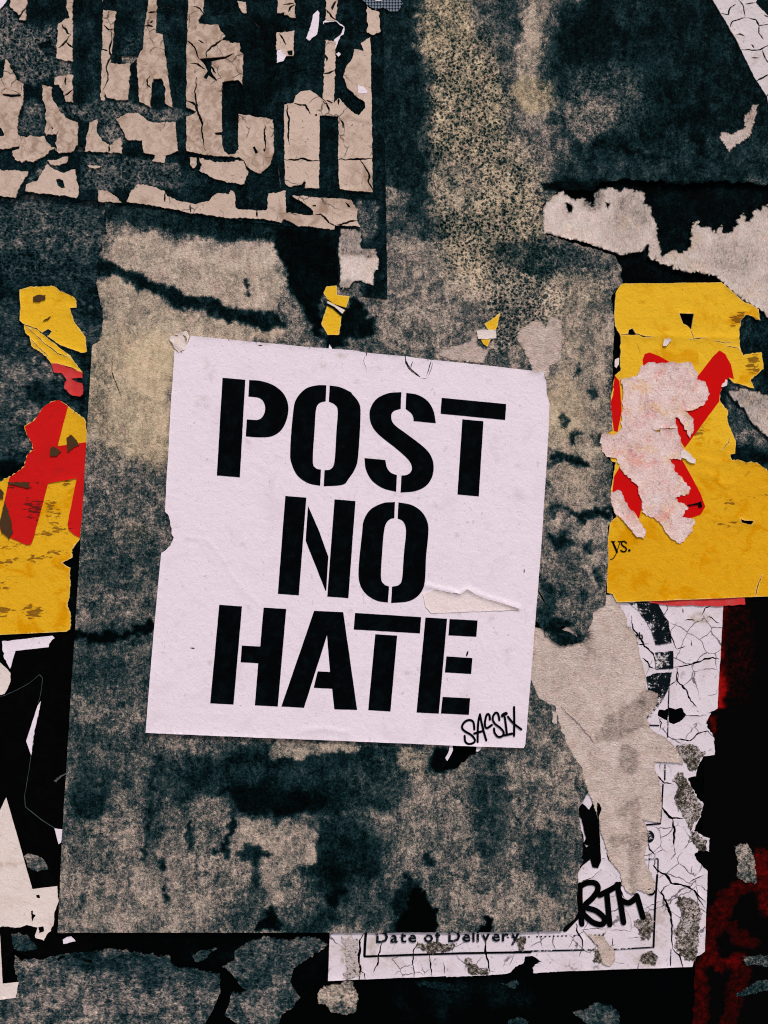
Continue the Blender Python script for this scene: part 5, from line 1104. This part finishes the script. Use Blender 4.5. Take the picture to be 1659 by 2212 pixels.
sheet('frayed_line', ribbon(Z('F', [(0, 400), (30, 395), (120, 355), (200, 310), (262, 258), (280, 275), (280, 310), (265, 400), (255, 445), (208, 780), (190, 900), (165, 1050), (170, 1120), (290, 1215), (360, 1258)]), .9, 0, .5, 3, spline=False), mat_ink('frayed edge', (.05, .07, .075), (.02, .03, .03), .8), lifted(hK, .5), .4, 20, [], bk)
sheet('frayed_line', rough(Z('F', [(355, 950), (395, 920), (430, 900), (462, 888), (440, 905), (400, 925), (370, 960)]), 1, 3, 3), mat_ink('frayed edge grey', (.10, .105, .10), (.03, .04, .04), .8), lifted(hK, .5), .4, 20, [], bk)

# ------------------------------------------------------------------ grey scraps along the bottom
def scrap(pts, rr, seed, label, z, fields, mat=SCRAP, cu=.6):
    o = sheet('grey_scrap', rough(pts, rr, 4, seed), mat, Flat(z, .35, 70, seed), z, 7, [], None, fields, cu, 9, seed=seed)
    return tag(o, label, 'poster scrap')


scrap(Z('G', [(-300, 1500, 1), (0, 1492, 1), (108, 1485, 1.5), (125, 1385, 2), (100, 1300, 2), (102, 1200, 3), (130, 1235, 3), (250, 1232, 3), (440, 1192, 4), (720, 1165, 4), (950, 1200, 4), (1100, 1208, 4), (1130, 1270, 4), (1290, 1295, 2), (1440, 1330, 2), (1436, 1450, 2), (1405, 1530, 2.5), (1340, 1659, 2), (1250, 1900, 2), (-300, 1900, 2)]), 2, 3, 'broad grey mottled paper remnant in the bottom left corner', 1.1,
      mot(.46, .0, .1, [B(280, 2080, 150, 22, .28, .6), B(330, 2120, 200, 26, .36, .7), B(60, 2120, 40, 60, .48), B(200, 2150, 100, 50, .50, .6), B(100, 2200, 120, 30, .50, .6), B(380, 2180, 80, 50, .49, .6), B(170, 2060, 40, 12, .2, .6)], 6))
scrap(Z('G', [(75, 1065, 2), (110, 1060, 3), (180, 1080, 3), (240, 1145, 3), (300, 1165, 3), (130, 1180, 3), (100, 1160, 2)]), 3, 7, 'small dark grey paper scrap just above the bottom left remnant', .95, mot(.33, 0, .2, [], 2))
scrap(Z('L', [(-190, 1110, 4), (-80, 1085, 4), (60, 1110, 4), (120, 1085, 3), (240, 1085, 3), (320, 1138, 2), (255, 1185, 3), (170, 1240, 3), (100, 1285, 3), (70, 1380, 3), (135, 1480, 3), (90, 1540, 3), (20, 1590, 3), (-20, 1700, 3), (-230, 1700, 3)]) + Z('G', [(1520, 1630, 3), (1462, 1600, 3), (1495, 1530, 3), (1515, 1455, 3), (1612, 1440, 3), (1560, 1390, 3), (1500, 1310, 3), (1450, 1280, 3), (1530, 1240, 3), (1530, 1180, 3)]), 3, 11, 'ragged grey paper scrap left of the white form\'s lower corner', 1.1,
      mot(.40, 0, .2, [B(700, 2040, 60, 24, .44, .6), B(640, 2060, 40, 30, .43, .6), B(560, 2090, 60, 30, .34, .6), B(640, 2150, 40, 60, .36, .6), B(560, 2180, 40, 30, .44, .6)], 8))
scrap(Z('G', [(1255, 1210), (1300, 1175), (1380, 1165), (1430, 1160), (1380, 1190), (1330, 1240), (1280, 1258)]), 3, 13, 'tiny grey paper wisp between the bottom left remnants', .8, mot(.36, 0, .2, [], 3))
scrap(Z('L', [(248, 1455), (290, 1412), (395, 1392), (420, 1372), (475, 1372), (485, 1402), (505, 1450), (522, 1490), (500, 1570), (430, 1592), (350, 1578), (300, 1530), (250, 1520)]), 3, 17, 'round fluffy beige paper tuft just below the white form', 1.3, mot(.60, .2, .3, [B(735, 2175, 20, 14, .45, .6)], 4))
scrap(Z('K', [(370, 1580), (450, 1555), (540, 1520), (630, 1530), (690, 1580), (700, 1720), (520, 1720), (470, 1640)]), 3.5, 19, 'dark grey frayed patch at the bottom edge below the white form', .8, mot(.33, 0, .2, [], 5))
scrap(Z('K', [(-60, 1700), (-40, 1640), (30, 1610), (90, 1640), (80, 1720)]), 3, 23, 'dim grey patch cut by the bottom edge, left of the frayed one', .7, mot(.27, 0, .2, [], 7))
scrap(Z('L', [(880, 1380), (960, 1375), (1080, 1385), (1230, 1410), (1180, 1440), (1000, 1430), (920, 1410)]), 3, 29, 'faint dark smear of paper under the form\'s lower edge', .7, mot(.20, 0, .2, [], 7))
scrap(Z('L', [(1420, 1385), (1500, 1390), (1545, 1370), (1570, 1390), (1530, 1425), (1480, 1405)]), 2.5, 31, 'tiny pale grey fleck under the form\'s lower edge', .8, mot(.34, 0, .2, [], 7))

# ------------------------------------------------------------------ the white lettered sticker
def bumps(x, y):
    h = .9 * np.exp(-(seg_dist(x, y, Z('4', [(600, 372), (720, 405), (840, 430), (900, 400), (980, 440), (1130, 490), (1275, 540)])) / 4.0) ** 2)
    h += .28 * np.exp(-(seg_dist(x, y, Z('3', [(340, 30), (520, 55), (625, 190), (700, 330), (800, 440), (930, 560)])) / 2.5) ** 2)
    h += .45 * np.exp(-(seg_dist(x, y, Z('2', [(260, 1030), (285, 930), (360, 945)])) / 2.0) ** 2)
    h += .4 * np.exp(-(seg_dist(x, y, Z('3', [(1230, 1530), (1400, 1510), (1600, 1540)])) / 4) ** 2)
    h += .25 * np.exp(-(seg_dist(x, y, Z('4', [(1340, 560), (1330, 800), (1310, 1050)])) / 3) ** 2)
    h += .3 * np.exp(-(((x - 1126) / 16) ** 2 + ((y - 1066) / 14) ** 2))
    return h


hS = Flat(4.3, .40, 150, 91, lambda x, y: bumps(x, y) + .10 * fbm(x / 20, y / 20, 14, 3))
stk = thing('lettered_sticker', 725, 1600)
SO = Z('1', [(385, 150, .5), (700, 180, .4), (1300, 238, .4), (1640, 262, .4)]) + Z('2', [(160, 262, .4), (440, 288, 1), (665, 316, .5), (1000, 350, .4), (1460, 403, 1), (1450, 432, 1), (1470, 465, .6), (1472, 560, .8), (1494, 628, .5), (1488, 800, .5), (1450, 1400, .5)]) + Z('4', [(1440, 0, .5), (1412, 370, .5), (1396, 560, .7), (1358, 1050, .5), (1318, 1530, 1), (1306, 1549, .4), (775, 1530, .4), (0, 1497, .4)]) + Z('3', [(840, 1575, .4), (37, 1541, .3), (100, 760, .4), (158, 150, .6), (185, 138, 1.2), (228, 96, 1.2), (255, 30, 1.2), (240, 8, 1.2)]) + Z('1', [(238, 1640, 1.2), (215, 1545, 1), (187, 1508, .5), (230, 720, .4), (262, 260, .8), (290, 278, 1.2), (338, 262, 1.2), (352, 225, 1.2), (368, 195, .8)])
S_holes = [ribbon(Z('2', [(452, 284), (455, 320), (470, 355), (495, 388), (562, 440)]), 5.0, .8, .5, 3), crack(Z('2', [(640, 312), (625, 370), (605, 435)]), 1.8, 5, .6), crack(Z('2', [(510, 320), (495, 350), (492, 380)]), 1.8, 6, .6), crack(Z('2', [(655, 318), (640, 380), (615, 438)]), 1.0, 7, .5), rough(Z('1', [(905, 220), (930, 220), (946, 230), (915, 230)]), .3, 3, 2), rough(Z('2', [(165, 262), (178, 265), (172, 290)]), .3, 3, 2), crack(Z('2', [(165, 280), (150, 320), (175, 385)]), .8, 8, .5), crack(Z('2', [(560, 445), (600, 448), (620, 440)]), 1.0, 9, .5), crack(Z('4', [(800, 428), (850, 440)]), 1.6, 4, .4), crack(Z('4', [(960, 455), (1000, 462)]), 1.6, 6, .4)]
drop = [('b', (400 + 740 * a, 760 + 800 * b, 3 + 4 * c, 3 + 3 * c), .8, {'dirt_shade': .38}) for a, b, c in np.random.RandomState(9).rand(60, 3)]
sheet('paper_sheet', rough(SO, .5, 4, 3), WHITE, hS, 1.2, 6, S_holes, stk, drt_shade(0, drop + [('s', (Z('3', [(1230, 1530), (1400, 1510), (1600, 1540)]), 3), .7, {'dirt_shade': .12}), ('b', (440, 870, 14, 16), .8, {'dirt_shade': .35}), ('b', (455, 800, 8, 26, -20), .8, {'dirt_shade': .3}), ('s', (Z('1', [(700, 185), (1000, 215)]), 4), .8, {'dirt_shade': .5}), ('b', (738, 768, 14, 6), .7, {'dirt_shade': .5}), ('b', (1120, 1066, 18, 14), .9, {'dirt_shade': .2}), ('b', (860, 1068, 14, 6), .8, {'dirt_shade': .35}), ('s', (Z('2', [(1300, 380), (1450, 410)]), 4), .8, {'dirt_shade': .3}), ], 4, 3), .45, 6, seed=5)
INK = .16


def letter(pieces, sub=6):
    first = None
    for i, (rg, pts) in enumerate(pieces):
        P = []
        for q in pts:
            P.append(q)
        o = sheet('letter' if first is None else 'stencil_piece', rough(smooth(P, sub), .28, 3, 7 + i), BLACKINK, lifted(hS, INK), .12, 6, [], stk if first is None else first)
        if first is None:
            first = o
    return first


def cz(rg, pts):
    return ('', [(p[0], p[1]) + ((0,) if len(q) == 2 else ()) for p, q in zip(Z(rg, [q[:2] for q in pts]), pts)])


def mixd(*segs):
    out = []
    for rg, pts in segs:
        out += cz(rg, pts)[1]
    return ('', out)


c = 1
letter([cz('1', [(632, 475), (808, 490), (766, 1245), (588, 1230)]), cz('1', [(838, 492), (930, 500, c), (1030, 535, c), (1105, 600, c), (1140, 690, c), (1130, 790, c), (1085, 880, c), (1010, 928, c), (910, 935, c), (812, 928), (820, 797), (905, 800, c), (945, 770, c), (962, 715, c), (948, 660, c), (910, 630, c), (832, 620)])])
letter([cz('1', [(1434, 533), (1360, 534, c), (1275, 560, c), (1205, 635, c), (1178, 740, c), (1155, 1050, c), (1170, 1150, c), (1215, 1235, c), (1295, 1290, c), (1386, 1310), (1393, 1186), (1352, 1172, c), (1330, 1115, c), (1345, 860, c), (1355, 720, c), (1380, 672, c), (1429, 657)]),
        mixd(('1', [(1460, 535), (1540, 548, c), (1620, 585, c)]), ('2', [(70, 562, c), (115, 620, c), (130, 705, c), (113, 1000, c), (92, 1095, c), (45, 1170, c)]), ('1', [(1560, 1302, c), (1414, 1314), (1421, 1190), (1470, 1180, c), (1498, 1120, c), (1512, 900, c), (1523, 735, c), (1502, 685, c), (1454, 659)]))])
letter([cz('2', [(424, 547), (330, 555, c), (250, 592, c), (207, 650, c), (194, 712, c), (212, 790, c), (270, 862, c), (400, 965, c), (478, 1040, c), (500, 1090, c), (490, 1125, c), (460, 1145, c), (425, 1148), (418, 1271), (520, 1262, c), (600, 1225, c), (645, 1160, c), (657, 1085, c), (640, 1012, c), (590, 948, c), (480, 862, c), (372, 780, c), (351, 722, c), (368, 685, c), (419, 667)]), cz('2', [(460, 552), (540, 566, c), (612, 610, c), (655, 680, c), (673, 771), (512, 756), (510, 730, c), (495, 700, c), (455, 668)]), cz('2', [(158, 1023), (308, 1037), (320, 1092, c), (348, 1128, c), (392, 1146), (386, 1266), (290, 1240, c), (212, 1185, c), (168, 1105, c)])])
letter([cz('2', [(715, 588), (1180, 633), (1173, 748), (707, 703)]), cz('2', [(864, 743), (1016, 757), (983, 1299), (829, 1285)])])
letter([mixd(('1', [(1118, 1388), (1280, 1402)]), ('3', [(1222, 478), (1060, 466)])), mixd(('1', [(1293, 1465), (1378, 1659)]), ('3', [(1450, 180), (1434, 442), (1427, 440), (1275, 55), (1278, 0)])), mixd(('1', [(1498, 1415)]), ('2', [(93, 1333)]), ('3', [(1605, 500), (1442, 487)]))])
letter([mixd(('2', [(378, 1340), (290, 1348, c), (200, 1395, c), (152, 1475, c), (140, 1570, c)]), ('4', [(115, 260, c), (127, 370, c), (175, 442, c), (250, 486, c), (327, 498), (335, 383), (298, 365, c), (277, 310, c), (288, 100, c)]), ('2', [(300, 1545, c), (315, 1492, c), (342, 1464, c), (373, 1456)])),
        mixd(('2', [(403, 1342), (500, 1362, c), (575, 1415, c), (615, 1495, c), (617, 1590, c)]), ('4', [(602, 170, c), (593, 350, c), (558, 435, c), (480, 488, c), (350, 502), (357, 384), (408, 370, c), (430, 320, c), (442, 150, c)]), ('2', [(457, 1570, c), (452, 1512, c), (432, 1476, c), (397, 1459)]))])
letter([cz('3', [(607, 551), (783, 563), (717, 1322), (537, 1312)]), cz('3', [(950, 573), (1125, 583), (1059, 1337), (882, 1328), (908, 1003), (772, 995), (782, 866), (924, 874)])])
letter([mixd(('3', [(1340, 598), (1565, 608)]), ('4', [(105, 1273)]), ('3', [(1497, 1358), (1480, 1200), (1337, 1192), (1368, 1066), (1463, 1070), (1440, 785), (1262, 1347), (1087, 1337)]))])
letter([cz('4', [(90, 573), (567, 604), (558, 721), (80, 693)]), cz('4', [(236, 727), (394, 737), (345, 1284), (185, 1274)])])
letter([cz('4', [(598, 606), (754, 615), (694, 1300), (534, 1292)]), cz('4', [(772, 617), (974, 628), (965, 745), (764, 735)]), cz('4', [(750, 887), (937, 899), (928, 1014), (738, 1003)]), cz('4', [(722, 1179), (921, 1189), (911, 1309), (709, 1299)])])
SG = [[[(630, 868), (620, 800), (580, 782), (535, 805), (515, 850), (540, 885), (600, 920), (635, 965), (620, 995), (575, 1005), (545, 980), (540, 930)]], [[(660, 985), (662, 870), (668, 790), (682, 730)], [(682, 730), (700, 820), (720, 900), (740, 970)], [(628, 908), (670, 895), (704, 886)]], [[(774, 778), (772, 745), (757, 724), (740, 745), (727, 815), (742, 858), (792, 828)]], [[(862, 782), (850, 725), (825, 715), (800, 760), (815, 810), (870, 855), (902, 895), (890, 930), (850, 938), (818, 900), (812, 860)]], [[(912, 755), (922, 830), (932, 915)], [(905, 925), (980, 908)], [(890, 742), (905, 728), (925, 722)]], [[(998, 662), (1000, 790), (998, 928)], [(942, 752), (990, 810), (1065, 868)]]]
for i, l_ in enumerate(SG):
    sheet('signature_letter', [ribbon(Z('O', s_), 4.6 if not (i == 4 and j == 2) else 7) for j, s_ in enumerate(l_)], TAGINK, lifted(hS, .42 + .03 * i), .4, 9, [], stk)
sheet('ink_tick', ribbon(Z('4', [(905, 848), (900, 865), (893, 886)]), 4, .6), TAGINK, lifted(hS, .2), .15, 9, [], stk)
sheet('ink_tick', ribbon(Z('4', [(1311, 258), (1309, 284)]), 2, .4), TAGINK, lifted(hS, .2), .15, 9, [], stk)
sheet('ink_tick', ribbon(Z('3', [(385, 884), (416, 888)]), 2.4, .4), RUBBED, lifted(hS, .2), .15, 9, [], stk)
sheet('torn_patch', rough(Z('4', [(578, 440), (660, 400), (800, 430), (850, 440), (900, 402), (960, 440), (1030, 470), (1130, 498), (1278, 542), (1260, 552), (1000, 562), (640, 575), (600, 530)]), .8, 3.5, 8), FLAP, lifted(hS, .2), .3, 6, [], stk, drt_shade(0), .25, 5)
tag(stk, 'white square sticker with black stencil words POST NO HATE', 'sticker')
for i, pts in enumerate([Z('O', [(405, 1018), (428, 1020), (432, 1068), (412, 1110), (378, 1168), (362, 1140), (392, 1080)]), Z('O', [(655, 1028), (698, 1032), (690, 1055), (665, 1078), (645, 1075)]), Z('R', [(1090, 1600), (1100, 1545), (1120, 1570), (1135, 1605)])]):
    w_ = sheet('white_chip', rough(pts, .8, 3, 4 + i), WHITE, lifted(hA, .5), .7, 9, [], None, drt_shade(0), .3, 4)
    tag(w_, ['narrow white paper sliver poking out below the sticker\'s bottom edge', 'stubby white paper bit under the signature at the sticker\'s bottom edge', 'tiny white paper spike at the sticker\'s top edge under the yellow chip'][i], 'paper bit')
crn = sheet('crumpled_bit', rough(Z('1', [(215, 165), (250, 140), (350, 112), (378, 150), (362, 200), (345, 250), (290, 275), (262, 250), (235, 200)]), 1.5, 3, 4), CREAM, Flat(3.2, .9, 14, 5), .8, 4, [ribbon(Z('1', [(225, 140), (285, 150)]), 4, .6, .6, 3), ribbon(Z('1', [(325, 145), (345, 165), (345, 200)]), 5, .6, .6, 5)], None, drt_shade(.2), .3, 4)
tag(crn, 'crumpled pale paper knot at the sticker\'s top left corner', 'paper bit')
